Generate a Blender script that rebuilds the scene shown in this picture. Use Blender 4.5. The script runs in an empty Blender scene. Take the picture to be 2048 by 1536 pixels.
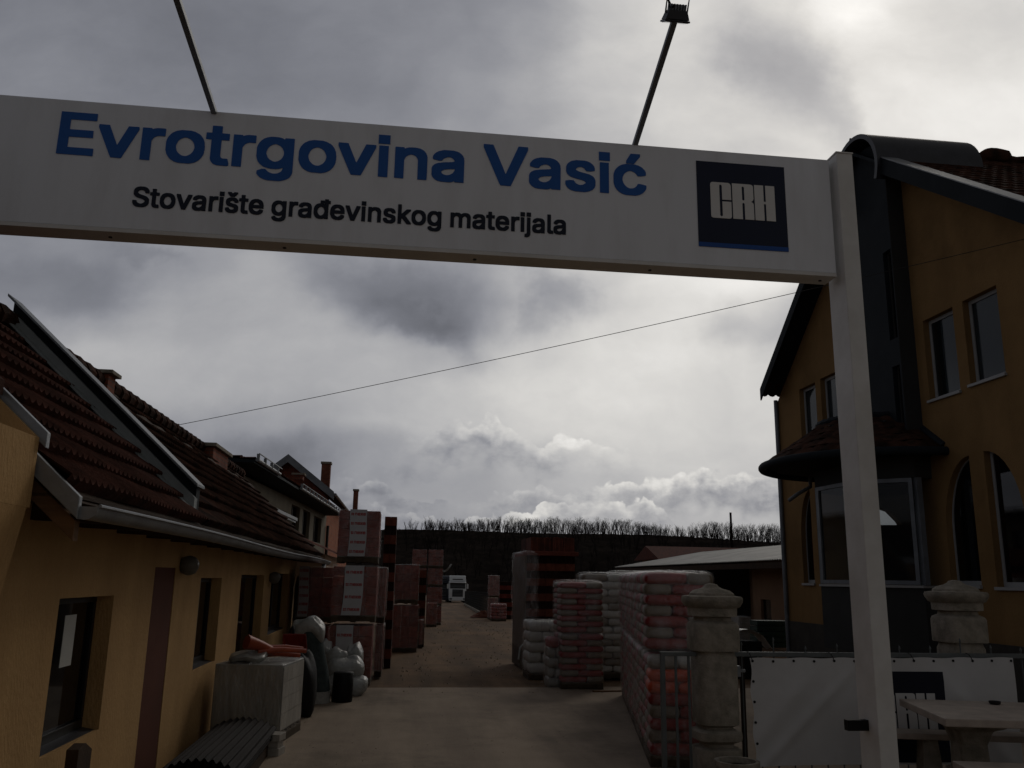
import bpy, bmesh, math, random
from math import sin, cos, tan, pi, radians as R, hypot, atan2
from mathutils import Vector, Matrix
rnd = random.Random(7)
sc = bpy.context.scene
# ------------------------------------------------------------------ camera
EYE = 2.0; FPX = 1720.0; PITCH = R(12.8); ROLL = R(.98); PSI = R(7.0)
F0 = Vector((0, cos(PITCH), sin(PITCH))); R0 = Vector((1, 0, 0)); U0 = Vector((0, -sin(PITCH), cos(PITCH)))
CR_ = R0*cos(ROLL)+U0*sin(ROLL); CU_ = U0*cos(ROLL)-R0*sin(ROLL)
cam = bpy.data.cameras.new('camera'); camo = bpy.data.objects.new('camera', cam); sc.collection.objects.link(camo)
cam.sensor_fit = 'HORIZONTAL'; cam.sensor_width = 36; cam.lens = FPX/2048*36
cam.clip_start = .05; cam.clip_end = 6000
m = Matrix((CR_, CU_, -F0)).transposed().to_4x4(); m.translation = Vector((0, 0, EYE)); camo.matrix_world = m
sc.camera = camo
sc.view_settings.view_transform = 'Standard'; sc.view_settings.look = 'None'; sc.view_settings.gamma = 1
EXPO = -1.0
sc.view_settings.exposure = EXPO
sc.cycles.max_bounces = 6; sc.cycles.transparent_max_bounces = 24
# world-space view direction of a photo pixel, as (u, v) = (x/y, z/y)
def wray(px, py): return F0*FPX + CR_*(px-1024) - CU_*(py-768)
def uv(px, py): d = wray(px, py); return d.x/d.y, d.z/d.y
SUN_U, SUN_V = uv(1700, -60)
SUN_AZ = math.atan(SUN_U); SUN_EL = math.atan(SUN_V/hypot(1, SUN_U))
# ------------------------------------------------------------------ world
w = bpy.data.worlds.new('World'); sc.world = w; w.use_nodes = True
nt = w.node_tree; N = nt.nodes; LK = nt.links; N.clear()
def nn(t, **k):
    n = N.new(t)
    for a, b in k.items(): setattr(n, a, b)
    return n
def setin(n, i, v):
    if isinstance(v, bpy.types.NodeSocket): LK.new(v, n.inputs[i])
    elif v is not None: n.inputs[i].default_value = v
def M(op, a, b=None, c=None, clamp=False):
    n = nn('ShaderNodeMath', operation=op, use_clamp=clamp); setin(n, 0, a); setin(n, 1, b); setin(n, 2, c); return n.outputs[0]
def VM(op, a, b=None, out=0):
    n = nn('ShaderNodeVectorMath', operation=op); setin(n, 0, a)
    if b is not None: setin(n, 1, b)
    return n.outputs[out]
def SM(x, a, b, lo=0., hi=1.):
    n = nn('ShaderNodeMapRange', interpolation_type='SMOOTHSTEP'); setin(n, 0, x); setin(n, 1, a); setin(n, 2, b); setin(n, 3, lo); setin(n, 4, hi); return n.outputs[0]
def CB(x, y, z=0.):
    n = nn('ShaderNodeCombineXYZ'); setin(n, 0, x); setin(n, 1, y); setin(n, 2, z); return n.outputs[0]
def NZ(vec, scale, detail=6, rough=.55, col=False, dist=0.):
    n = nn('ShaderNodeTexNoise'); n.noise_dimensions = '3D'; setin(n, 'Vector', vec); setin(n, 'Scale', scale); setin(n, 'Detail', detail); setin(n, 'Roughness', rough); setin(n, 'Distortion', dist)
    return n.outputs[1 if col else 0]
tc = nn('ShaderNodeTexCoord'); sep = nn('ShaderNodeSeparateXYZ'); LK.new(tc.outputs['Generated'], sep.inputs[0])
X_, Y_, Z_ = sep.outputs
Yc = M('MAXIMUM', Y_, .12)
U = M('DIVIDE', X_, Yc); V = M('DIVIDE', Z_, Yc)
UV = CB(U, V)
wn = VM('SUBTRACT', NZ(UV, 3.2, 4, .6, True), (.5, .5, .5))
UVd = VM('ADD', UV, VM('MULTIPLY', wn, (.13, .09, 0)))
wn2 = VM('SUBTRACT', NZ(UV, 9., 5, .62, True), (.5, .5, .5))
UVe = VM('ADD', UVd, VM('MULTIPLY', wn2, (.05, .035, 0)))
def blob(px, py, rx, ry, amp, ang=0., soft=.0, coord=None):
    u, v = uv(px, py); n = nn('ShaderNodeMapping', vector_type='TEXTURE'); LK.new(coord or UVe, n.inputs[0])
    n.inputs['Location'].default_value = (u, v, 0); n.inputs['Rotation'].default_value = (0, 0, R(ang)); n.inputs['Scale'].default_value = (rx/FPX, ry/FPX, 1)
    sepn = nn('ShaderNodeSeparateXYZ'); LK.new(n.outputs[0], sepn.inputs[0]); L = VM('LENGTH', CB(sepn.outputs[0], sepn.outputs[1]), out=1)
    return SM(L, soft, 1., amp, 0.)
# brightness of the cloud deck, row by row of elevation, as grey values of the photographed cloud
def ramp_u(pts, vals, mode='LINEAR', coord=None):
    us = [uv(a, 1000)[0] for a in pts]; lo, hi = us[0], us[-1]
    t = M('DIVIDE', M('SUBTRACT', coord or U, lo), hi-lo, clamp=True)
    n = nn('ShaderNodeValToRGB'); cr = n.color_ramp; cr.interpolation = mode
    while len(cr.elements) > 1: cr.elements.remove(cr.elements[-1])
    for i, (u, val) in enumerate(zip(us, vals)):
        e = cr.elements[0] if i == 0 else cr.elements.new((u-lo)/(hi-lo))
        e.position = (u-lo)/(hi-lo); e.color = (val, val, val, 1)
    LK.new(t, n.inputs[0]); return n.outputs[0]
sd = nn('ShaderNodeSeparateXYZ'); LK.new(UVe, sd.inputs[0]); Ud, Vd = sd.outputs[0], sd.outputs[1]
XS = [0, 150, 300, 450, 600, 750, 900, 1050, 1200, 1350, 1500, 1650, 1800, 2000]
ROWS = [(1050, [127, 127, 127, 127, 129, 142, 149, 156, 164, 164, 164, 162, 164, 157]), (960, [124, 124, 121, 117, 115, 138, 148, 160, 173, 178, 178, 176, 178, 169]),
 (900, [119, 121, 123, 119, 115, 142, 164, 174, 186, 192, 189, 186, 189, 185]), (850, [131, 134, 138, 138, 148, 167, 177, 192, 202, 202, 196, 192, 194, 191]),
 (780, [146, 150, 154, 158, 160, 168, 183, 198, 211, 211, 200, 192, 194, 194]), (710, [153, 161, 161, 161, 161, 162, 156, 188, 212, 215, 204, 190, 196, 203]),
 (660, [140, 140, 156, 157, 158, 138, 116, 172, 202, 207, 186, 180, 195, 205]), (610, [126, 122, 150, 154, 150, 124, 122, 160, 188, 208, 204, 186, 200, 210]),
 (560, [122, 119, 140, 152, 140, 130, 136, 166, 182, 214, 228, 215, 215, 215]), (480, [124, 126, 142, 144, 136, 136, 148, 170, 192, 207, 217, 222, 225, 222]),
 (400, [122, 120, 122, 126, 130, 132, 140, 155, 175, 195, 205, 212, 220, 222]), (280, [126, 122, 120, 122, 126, 130, 141, 150, 172, 188, 194, 200, 217, 224]),
 (190, [122, 116, 112, 114, 118, 123, 134, 150, 180, 196, 192, 190, 212, 220]), (90, [116, 110, 108, 112, 117, 121, 130, 146, 184, 194, 182, 186, 206, 208]),
 (0, [112, 110, 110, 112, 116, 120, 128, 138, 174, 194, 188, 208, 230, 202])]
lin = lambda g: ((g/255+.055)/1.055)**2.4
acc = None; vprev = None
for py, vals in ROWS:
    vv = uv(1024, py)[1]; row = ramp_u(XS, [lin(g) for g in vals], 'EASE', Ud)
    if acc is None: acc = row
    else:
        mx = nn('ShaderNodeMix', data_type='FLOAT'); setin(mx, 0, SM(Vd, vprev, vv)); setin(mx, 2, acc); setin(mx, 3, row); acc = mx.outputs[0]
    vprev = vv
def blob(px, py, rx, ry, k, ang=0., soft=.0):
    u, v = uv(px, py); n = nn('ShaderNodeMapping', vector_type='TEXTURE'); LK.new(UVf, n.inputs[0])
    n.inputs['Location'].default_value = (u, v, 0); n.inputs['Rotation'].default_value = (0, 0, R(ang)); n.inputs['Scale'].default_value = (rx/FPX, ry/FPX, 1)
    return SM(VM('LENGTH', n.outputs[0], out=1), soft, 1., k, 1.)
wn3 = VM('SUBTRACT', NZ(UV, 6., 5, .66, True), (.5, .5, .5)); UVf = VM('ADD', UVd, VM('MULTIPLY', wn3, (.16, .12, 0)))
sz_ = nn('ShaderNodeSeparateXYZ'); LK.new(UVf, sz_.inputs[0]); UVf = CB(sz_.outputs[0], sz_.outputs[1])
for b in [(745, 585, 270, 115, .70, -20, .2), (840, 665, 160, 50, .74, -24, .1), (1115, 590, 125, 95, .64, -10, .15), (1075, 655, 50, 60, .80, 10, 0), (1570, 120, 170, 210, .66, 0, .15), (1650, 240, 100, 120, .74, 0, 0), (1450, 90, 110, 90, .86, 0, 0), (1500, 300, 120, 60, .9, 0, 0), (1590, 640, 130, 110, .76, 0, 0), (1455, 650, 110, 70, .80, 25, 0), (600, 905, 230, 50, .8, -12, .1), (120, 570, 220, 90, .86, 0, .4), (300, 500, 130, 30, .8, -10, 0)]:
    acc = M('MULTIPLY', acc, blob(*b))
u0, v0 = uv(1725, -12); n = nn('ShaderNodeMapping', vector_type='TEXTURE'); LK.new(UVf, n.inputs[0]); n.inputs['Location'].default_value = (u0, v0, 0); n.inputs['Scale'].default_value = (150/FPX, 75/FPX, 1)
acc = M('ADD', acc, SM(VM('LENGTH', n.outputs[0], out=1), 0., 1., 0.10, 0.))
tx = NZ(VM('MULTIPLY', UVd, (1., 1.5, 1.)), 5., 6, .6); acc = M('MULTIPLY', acc, SM(tx, .28, .75, 1.03, 1.30)); acc = M('DIVIDE', acc, M('ADD', 1., M('MULTIPLY', acc, .28)))
# cumulus banks: (outline of their tops in photo pixels, fuzz, depth in px, edge light, foot light)
def bank(acc, tops, fuzz, depth, soft, seed, fscale, hv=1., gap=.35):
    H = ramp_u([a for a, b, c, d, e in tops], [uv(a, b)[1] for a, b, c, d, e in tops])
    br = ramp_u([t[0] for t in tops], [t[2] for t in tops]); ft = ramp_u([t[0] for t in tops], [t[3] for t in tops]); al = ramp_u([t[0] for t in tops], [t[4] for t in tops])
    n1 = NZ(VM('ADD', VM('MULTIPLY', UV, (1., 1.2, 1.)), (seed, seed*.7, 0)), fscale, 4, .58)
    wp_ = VM('ADD', UV, VM('MULTIPLY', VM('SUBTRACT', NZ(UV, fscale*3, 3, .6, True), (.5, .5, .5)), (.012, .012, 0)))
    def puff(sc_):
        vn = nn('ShaderNodeTexVoronoi', feature='SMOOTH_F1'); vn.voronoi_dimensions = '2D'; setin(vn, 'Vector', VM('ADD', wp_, (seed, seed, 0))); setin(vn, 'Scale', sc_); setin(vn, 'Smoothness', .25); return M('SUBTRACT', .45, vn.outputs['Distance'])
    n2 = M('ADD', M('MULTIPLY', puff(fscale*1.9), .55), M('MULTIPLY', puff(fscale*4.5), .26))
    e = M('ADD', M('SUBTRACT', H, V), M('MULTIPLY', M('ADD', M('SUBTRACT', n1, .5), n2), fuzz/FPX))
    mask = SM(e, 0., soft/FPX)
    foot = SM(M('ADD', e, M('MULTIPLY', M('SUBTRACT', n1, .5), 1.2*fuzz/FPX)), 4/FPX, depth/FPX)
    lit = M('ADD', M('MULTIPLY', br, M('SUBTRACT', 1., foot)), M('MULTIPLY', ft, foot))
    n3 = NZ(VM('ADD', VM('MULTIPLY', UV, (1., 1.3, 1.)), (seed*3, 2, 0)), fscale*1.3, 5, .62)
    lit = M('MULTIPLY', lit, M('ADD', SM(n3, .3, .72, .74, 1.08), M('MULTIPLY', n2, .35)))
    fade = M('SUBTRACT', 1., SM(e, depth*hv/FPX, depth*hv*2.2/FPX))
    a = M('MULTIPLY', M('MULTIPLY', M('MULTIPLY', mask, al), fade), SM(NZ(VM('ADD', VM('MULTIPLY', UV, (1., 2.6, 1.)), (seed*1.3, 9, 0)), 9., 4, .6), .36, .56, gap, 1.))
    mx = nn('ShaderNodeMix', data_type='FLOAT'); setin(mx, 0, a); setin(mx, 2, acc); setin(mx, 3, lit); return mx.outputs[0]
acc = bank(acc, [(560, 1000, .2, .16, 0), (740, 905, .32, .26, .2), (860, 858, .44, .28, .8), (960, 832, .56, .29, 1), (1040, 862, .62, .36, 1), (1075, 885, .62, .36, 1), (1130, 862, .68, .42, 1), (1195, 878, .70, .48, 1), (1245, 905, .64, .45, .5), (1290, 925, .5, .4, 0)], 60, 56, 9, 3.3, 17, .9)
acc = bank(acc, [(430, 985, .16, .13, 0), (600, 975, .24, .19, .7), (690, 955, .34, .22, 1), (770, 965, .34, .22, 1), (860, 1000, .31, .24, 1), (930, 1010, .31, .26, .8), (1010, 985, .42, .3, .9), (1080, 975, .45, .3, .9), (1180, 980, .5, .34, .9), (1250, 965, .62, .4, 1), (1330, 950, .66, .36, 1), (1400, 940, .64, .3, 1), (1480, 950, .66, .32, 1), (1560, 950, .6, .3, 1), (1750, 930, .6, .3, 1)], 46, 46, 8, 7.1, 20, 1.)
acc = bank(acc, [(560, 1020, .22, .2, .2), (700, 1000, .28, .21, 1), (780, 1015, .32, .23, 1), (900, 1050, .32, .26, 1), (960, 1035, .44, .32, 1), (1040, 1022, .60, .36, 1), (1090, 1010, .70, .40, 1), (1150, 1002, .62, .38, 1), (1200, 1010, .54, .36, 1), (1235, 1000, .64, .36, 1), (1290, 1002, .62, .34, 1), (1330, 1020, .50, .38, .9), (1350, 1045, .40, .36, .4), (1420, 1085, .36, .36, 0), (1600, 1090, .3, .3, 0)], 40, 34, 6, 11.7, 22, 1.3)
# tint: darker cloud is bluer, bright cloud slightly warm
tr = nn('ShaderNodeValToRGB'); LK.new(SM(acc, .10, .62), tr.inputs[0]); cr = tr.color_ramp
cr.elements[0].position = 0; cr.elements[0].color = (.91, .945, 1.09, 1); cr.elements[1].position = 1; cr.elements[1].color = (1.02, 1., .965, 1)
e = cr.elements.new(.4); e.color = (.98, .985, 1.03, 1)
# unseen cloud overhead and behind the viewer is darkened to dim the foreground; the bright part is towards the hidden sun
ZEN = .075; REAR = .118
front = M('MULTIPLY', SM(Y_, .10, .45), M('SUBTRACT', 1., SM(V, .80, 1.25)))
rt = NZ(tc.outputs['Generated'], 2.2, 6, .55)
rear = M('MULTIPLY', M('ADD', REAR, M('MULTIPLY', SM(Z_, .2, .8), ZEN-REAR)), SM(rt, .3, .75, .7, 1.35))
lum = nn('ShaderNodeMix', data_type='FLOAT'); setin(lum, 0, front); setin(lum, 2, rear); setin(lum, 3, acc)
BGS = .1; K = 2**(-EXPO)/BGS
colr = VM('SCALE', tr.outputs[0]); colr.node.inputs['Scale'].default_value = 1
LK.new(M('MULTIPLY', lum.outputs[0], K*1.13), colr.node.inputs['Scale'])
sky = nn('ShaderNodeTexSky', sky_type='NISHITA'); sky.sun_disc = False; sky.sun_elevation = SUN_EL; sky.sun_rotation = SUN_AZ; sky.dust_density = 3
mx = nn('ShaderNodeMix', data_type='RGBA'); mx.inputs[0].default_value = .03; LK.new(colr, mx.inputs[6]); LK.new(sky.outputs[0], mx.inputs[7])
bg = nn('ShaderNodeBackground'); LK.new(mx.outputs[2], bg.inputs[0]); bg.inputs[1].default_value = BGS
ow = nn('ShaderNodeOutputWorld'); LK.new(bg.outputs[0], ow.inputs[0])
w.cycles.sampling_method = 'MANUAL'; w.cycles.sample_map_resolution = 1024
# ------------------------------------------------------------------ sun behind the clouds
sl = bpy.data.lights.new('sun', 'SUN'); sl.energy = .5; sl.angle = R(16); sl.color = (1, .93, .84)
so = bpy.data.objects.new('sun', sl); sc.collection.objects.link(so); so.location = (20, 40, 60)
so.rotation_euler = Vector((sin(SUN_AZ)*cos(SUN_EL), cos(SUN_AZ)*cos(SUN_EL), sin(SUN_EL))).to_track_quat('Z', 'Y').to_euler()
# ------------------------------------------------------------------ yard frame: x' across the yard, y' along it
_c, _s = cos(PSI), sin(PSI)
def ray(px, py): d = wray(px, py); return Vector((_c*d.x+_s*d.y, -_s*d.x+_c*d.y, d.z))
def ax(px, py, X): d = ray(px, py); t = X/d.x; return Vector((X, d.y*t, EYE+d.z*t))
def ay(px, py, Y): d = ray(px, py); t = Y/d.y; return Vector((d.x*t, Y, EYE+d.z*t))
def az(px, py, z): d = ray(px, py); t = (z-EYE)/d.z; return Vector((d.x*t, d.y*t, z))
SLOPE = .0127
def gz(y): return -SLOPE*max(0, min(y, 150)-15)
def gnd(px, py):
    p = az(px, py, 0)
    if p.y <= 15: return p
    d = ray(px, py); t = (EYE-SLOPE*15)/(-d.z-SLOPE*d.y); return Vector((d.x*t, d.y*t, EYE+d.z*t))
def world(p): return Vector((_c*p[0]-_s*p[1], _s*p[0]+_c*p[1], p[2]))
COL = sc.collection
# ------------------------------------------------------------------ materials
MATS = {}
def mat(name, c, rough=.85, var=.25, scale=6., bump=.0, bscale=40., spec=.2, metal=0., stretch=None, c2=None, fmin=.35, fmax=.65, attr=None, coat=0.):
    if name in MATS: return MATS[name]
    m = bpy.data.materials.new(name); m.use_nodes = True; t = m.node_tree; b = t.nodes['Principled BSDF']
    tc = t.nodes.new('ShaderNodeTexCoord'); mp = t.nodes.new('ShaderNodeMapping'); t.links.new(tc.outputs['Object'], mp.inputs[0])
    if stretch: mp.inputs['Scale'].default_value = stretch
    n = t.nodes.new('ShaderNodeTexNoise'); n.inputs['Scale'].default_value = scale; n.inputs['Detail'].default_value = 7; n.inputs['Roughness'].default_value = .62; t.links.new(mp.outputs[0], n.inputs[0])
    r = t.nodes.new('ShaderNodeValToRGB'); t.links.new(n.outputs[0], r.inputs[0])
    c2 = c2 or [x*(1-var) for x in c]; c1 = [min(1, x*(1+var*.6)) for x in c] if c2 is None or True else c
    r.color_ramp.elements[0].position = fmin; r.color_ramp.elements[0].color = (*c2, 1); r.color_ramp.elements[1].position = fmax; r.color_ramp.elements[1].color = (*c1, 1)
    out = r.outputs[0]
    if attr:
        a = t.nodes.new('ShaderNodeAttribute'); a.attribute_name = 'tint'
        mx = t.nodes.new('ShaderNodeMix'); mx.data_type = 'RGBA'; mx.blend_type = 'MULTIPLY'; mx.inputs[0].default_value = 1
        rr = t.nodes.new('ShaderNodeMapRange'); rr.inputs[3].default_value = 1-attr; rr.inputs[4].default_value = 1+attr*.6; t.links.new(a.outputs['Fac'], rr.inputs[0])
        t.links.new(out, mx.inputs[6]); t.links.new(rr.outputs[0], mx.inputs[7]); out = mx.outputs[2]
    t.links.new(out, b.inputs['Base Color'])
    b.inputs['Roughness'].default_value = rough; b.inputs['Specular IOR Level'].default_value = spec; b.inputs['Metallic'].default_value = metal; b.inputs['Coat Weight'].default_value = coat
    if bump:
        n2 = t.nodes.new('ShaderNodeTexNoise'); n2.inputs['Scale'].default_value = bscale; n2.inputs['Detail'].default_value = 6; t.links.new(mp.outputs[0], n2.inputs[0])
        bp = t.nodes.new('ShaderNodeBump'); bp.inputs['Strength'].default_value = bump; bp.inputs['Distance'].default_value = .02; t.links.new(n2.outputs[0], bp.inputs['Height']); t.links.new(bp.outputs[0], b.inputs['Normal'])
    MATS[name] = m; return m
def brickmat(name, c1, c2, mortar, w=.25, h=.075, axis='xz'):
    m = bpy.data.materials.new(name); m.use_nodes = True; t = m.node_tree; b = t.nodes['Principled BSDF']
    tc = t.nodes.new('ShaderNodeTexCoord'); sp = t.nodes.new('ShaderNodeSeparateXYZ'); t.links.new(tc.outputs['Object'], sp.inputs[0])
    ad = t.nodes.new('ShaderNodeMath'); t.links.new(sp.outputs[0], ad.inputs[0]); t.links.new(sp.outputs[1], ad.inputs[1])
    cb = t.nodes.new('ShaderNodeCombineXYZ'); t.links.new(ad.outputs[0], cb.inputs[0]); t.links.new(sp.outputs[2], cb.inputs[1])
    n = t.nodes.new('ShaderNodeTexBrick'); t.links.new(cb.outputs[0], n.inputs[0]); n.inputs['Scale'].default_value = 1; n.inputs['Brick Width'].default_value = w; n.inputs['Row Height'].default_value = h; n.inputs['Mortar Size'].default_value = .008
    n.inputs['Color1'].default_value = (*c1, 1); n.inputs['Color2'].default_value = (*c2, 1); n.inputs['Mortar'].default_value = (*mortar, 1)
    nz = t.nodes.new('ShaderNodeTexNoise'); nz.inputs['Scale'].default_value = 3; nz.inputs['Detail'].default_value = 6; t.links.new(tc.outputs['Object'], nz.inputs[0])
    mr = t.nodes.new('ShaderNodeMapRange'); mr.inputs[1].default_value = .3; mr.inputs[2].default_value = .7; mr.inputs[3].default_value = .6; mr.inputs[4].default_value = 1.2; t.links.new(nz.outputs[0], mr.inputs[0])
    mx = t.nodes.new('ShaderNodeMix'); mx.data_type = 'RGBA'; mx.blend_type = 'MULTIPLY'; mx.inputs[0].default_value = 1; t.links.new(n.outputs[0], mx.inputs[6]); t.links.new(mr.outputs[0], mx.inputs[7]); t.links.new(mx.outputs[2], b.inputs['Base Color'])
    bp = t.nodes.new('ShaderNodeBump'); bp.inputs['Strength'].default_value = .5; bp.inputs['Distance'].default_value = .01; bp.invert = True; t.links.new(n.outputs[1], bp.inputs['Height']); t.links.new(bp.outputs[0], b.inputs['Normal'])
    b.inputs['Roughness'].default_value = .9; b.inputs['Specular IOR Level'].default_value = .2; MATS[name] = m; return m
def glassmat(name, tint=.5, base=(.02, .022, .024), rough=.04):
    m = bpy.data.materials.new(name); m.use_nodes = True; t = m.node_tree; b = t.nodes['Principled BSDF']; o = t.nodes['Material Output']
    b.inputs['Base Color'].default_value = (*base, 1); b.inputs['Roughness'].default_value = rough; b.inputs['Specular IOR Level'].default_value = .5
    tr = t.nodes.new('ShaderNodeBsdfTransparent'); tr.inputs[0].default_value = (.8, .83, .84, 1); mx = t.nodes.new('ShaderNodeMixShader'); mx.inputs[0].default_value = 1-tint
    t.links.new(tr.outputs[0], mx.inputs[1]); t.links.new(b.outputs[0], mx.inputs[2]); t.links.new(mx.outputs[0], o.inputs[0]); MATS[name] = m; return m
def filmmat(name, lo=.06, hi=.45, scale=7., col=(.75, .75, .74), rough=.22, stretch=(1, 1, .35), bump=.8):
    m = bpy.data.materials.new(name); m.use_nodes = True; t = m.node_tree; b = t.nodes['Principled BSDF']; o = t.nodes['Material Output']
    b.inputs['Base Color'].default_value = (*col, 1); b.inputs['Roughness'].default_value = rough; b.inputs['Specular IOR Level'].default_value = .7
    tc = t.nodes.new('ShaderNodeTexCoord'); mp = t.nodes.new('ShaderNodeMapping'); mp.inputs['Scale'].default_value = stretch; t.links.new(tc.outputs['Object'], mp.inputs[0])
    n = t.nodes.new('ShaderNodeTexNoise'); n.inputs['Scale'].default_value = scale; n.inputs['Detail'].default_value = 8; n.inputs['Roughness'].default_value = .65; n.inputs['Distortion'].default_value = 1.2; t.links.new(mp.outputs[0], n.inputs[0])
    mr = t.nodes.new('ShaderNodeMapRange'); mr.inputs[1].default_value = .4; mr.inputs[2].default_value = .72; mr.inputs[3].default_value = lo; mr.inputs[4].default_value = hi; t.links.new(n.outputs[0], mr.inputs[0])
    n2 = t.nodes.new('ShaderNodeTexNoise'); n2.inputs['Scale'].default_value = scale*2.2; n2.inputs['Detail'].default_value = 4; n2.inputs['Distortion'].default_value = 2.5; t.links.new(mp.outputs[0], n2.inputs[0])
    bp = t.nodes.new('ShaderNodeBump'); bp.inputs['Strength'].default_value = bump; bp.inputs['Distance'].default_value = .03; t.links.new(n2.outputs[0], bp.inputs['Height']); t.links.new(bp.outputs[0], b.inputs['Normal'])
    tr = t.nodes.new('ShaderNodeBsdfTransparent'); mx = t.nodes.new('ShaderNodeMixShader'); t.links.new(mr.outputs[0], mx.inputs[0]); t.links.new(tr.outputs[0], mx.inputs[1]); t.links.new(b.outputs[0], mx.inputs[2])
    gl = t.nodes.new('ShaderNodeBsdfGlossy'); gl.inputs['Color'].default_value = (.07, .07, .07, 1); gl.inputs['Roughness'].default_value = .13; t.links.new(bp.outputs[0], gl.inputs['Normal'])
    ad = t.nodes.new('ShaderNodeAddShader'); t.links.new(mx.outputs[0], ad.inputs[0]); t.links.new(gl.outputs[0], ad.inputs[1]); t.links.new(ad.outputs[0], o.inputs[0]); MATS[name] = m; return m
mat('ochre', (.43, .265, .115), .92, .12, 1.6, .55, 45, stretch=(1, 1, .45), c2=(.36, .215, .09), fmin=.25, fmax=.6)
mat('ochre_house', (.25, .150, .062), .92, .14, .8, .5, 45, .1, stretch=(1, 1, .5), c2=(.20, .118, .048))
mat('ochre_reveal', (.36, .20, .05), .9, .1, 2, .2, 90)
mat('maroon', (.10, .032, .018), .85, .15, 2, .15, 90)
mat('white_paint', (.72, .71, .68), .42, .05, 1.2, .04, 160, c2=(.66, .645, .61))
mat('post_paint', (.70, .69, .66), .45, .08, 2.2, .06, 120, c2=(.60, .58, .54))
mat('sign_face', (.76, .775, .80), .38, .04, 2.2, .05, 14, c2=(.665, .67, .68), stretch=(1.6, 1, .35), fmin=.25, fmax=.55)
mat('blue_letter', (.022, .105, .36), .4, .05, 3)
mat('black_letter', (.012, .016, .03), .45, .05, 3)
mat('navy', (.014, .019, .042), .4, .12, 2)
mat('banner_navy', (.007, .008, .018), .5, .1, 2)
mat('logo_blue', (.02, .08, .30), .4, .05, 2)
mat('dark_metal', (.022, .023, .030), .45, .3, 5, .1, 60, .5)
mat('zinc', (.23, .24, .25), .42, .25, 2.5, .15, 40, .5, .35)
mat('zinc_dark', (.17, .185, .20), .5, .25, 2.5, .15, 40, .5, .3)
mat('flashing', (.25, .27, .27), .55, .2, 1.5, .1, 30, .4, .1)
mat('anthracite', (.017, .021, .025), .7, .2, 1.5, .1, 50, .1)
mat('grey_render', (.042, .042, .040), .9, .15, 1.5, .2, 80)
mat('plinth', (.055, .05, .042), .9, .2, 2, .2, 60)
mat('tile', (.088, .036, .026), .9, .3, 5, .35, 70, .06, attr=.25, c2=(.050, .025, .019))
mat('tile_old', (.060, .026, .017), .92, .5, 4, .4, 60, .05, attr=.4, c2=(.022, .014, .010))
mat('tile_red', (.15, .042, .026), .9, .4, 5, .3, 60, attr=.5, c2=(.09, .035, .025))
mat('mortar_bed', (.11, .085, .07), .95, .5, 6, .6, 30)
mat('timber', (.16, .085, .04), .85, .3, 3, .2, 50, stretch=(1, 6, 6))
mat('timber_dark', (.05, .03, .018), .85, .3, 4, .2, 50)
mat('weathered', (.16, .12, .085), .9, .4, 4, .3, 50, stretch=(3, 3, 1))
mat('concrete', (.30, .265, .215), .92, .2, 7, .5, 55, c2=(.18, .16, .125))
mat('concrete_light', (.36, .33, .29), .9, .2, 5, .4, 60)
mat('table_stone', (.42, .35, .29), .6, .2, 5, .15, 70, .4)
mat('black_frame', (.012, .012, .012), .4, .1, 5)
mat('white_frame', (.34, .34, .33), .45, .06, 4)
mat('brown_frame', (.03, .02, .015), .5, .2, 5)
mat('blind', (.55, .60, .64), .8, .06, 8, .3, 14, stretch=(1, 6, .05))
mat('curtain', (.10, .11, .12), .9, .3, 6, stretch=(1, 8, .1))
mat('paper', (.55, .55, .52), .8, .05, 5)
mat('plaster', (.19, .165, .125), .9, .15, 1.5, .2, 40)
mat('tan_render', (.22, .13, .075), .9, .15, 1, .2, 40)
mat('dark_inside', (.012, .011, .010), .95, .2, 3)
mat('roof_sheet', (.36, .355, .33), .55, .25, .8, .1, 20, .4, .1)
mat('red_board', (.16, .045, .03), .9, .3, 3)
mat('brick_clay', (.19, .042, .030), .9, .35, 8, .4, 50, attr=.3)
mat('brick_orange', (.15, .043, .025), .9, .3, 9, .4, 50, attr=.25)
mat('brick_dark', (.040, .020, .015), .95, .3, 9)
mat('cardboard', (.10, .075, .055), .9, .2, 4, .1, 40)
mat('strip_white', (.46, .46, .47), .5, .08, 4)
mat('strip_red', (.34, .02, .015), .6, .08, 4)
mat('bag_red', (.20, .014, .012), .62, .25, 5, .5, 26, .35)
mat('bag_beige', (.165, .135, .098), .7, .2, 5, .5, 26, .3)
mat('bag_orange', (.48, .065, .020), .6, .2, 5, .5, 26, .35)
mat('bag_white', (.40, .39, .35), .6, .15, 4, .6, 22, .35)
mat('bag_tan', (.34, .28, .14), .65, .15, 4, .5, 24, .3)
mat('pallet_wood', (.075, .055, .035), .9, .3, 6, .2, 60)
mat('wrap_grey', (.19, .185, .16), .5, .25, 5, .7, 18, .5, stretch=(1, 1, .3))
mat('wrap_light', (.34, .32, .28), .45, .2, 6, .7, 18, .5, stretch=(1, 1, .3))
mat('black_plastic', (.008, .008, .008), .6, .3, 5, .3, 30)
mat('geotextile', (.05, .065, .065), .9, .3, 9, .5, 60)
mat('plastic_white', (.33, .33, .31), .28, .15, 8, .9, 16, .6)
mat('barrow_orange', (.36, .06, .018), .45, .2, 5, .1, 30, .5)
mat('barrow_red', (.22, .018, .012), .45, .2, 5, .1, 30, .5)
mat('rubber', (.012, .012, .012), .8, .2, 8)
mat('corrugated', (.014, .009, .007), .8, .35, 4, .3, 40)
mat('banner', (.56, .55, .54), .55, .05, 1.5, c2=(.50, .49, .48))
mat('steel_rail', (.11, .12, .12), .5, .2, 4, .1, 60, .5, .3)
mat('soil', (.03, .02, .012), .95, .4, 12, .6, 40)
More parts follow.
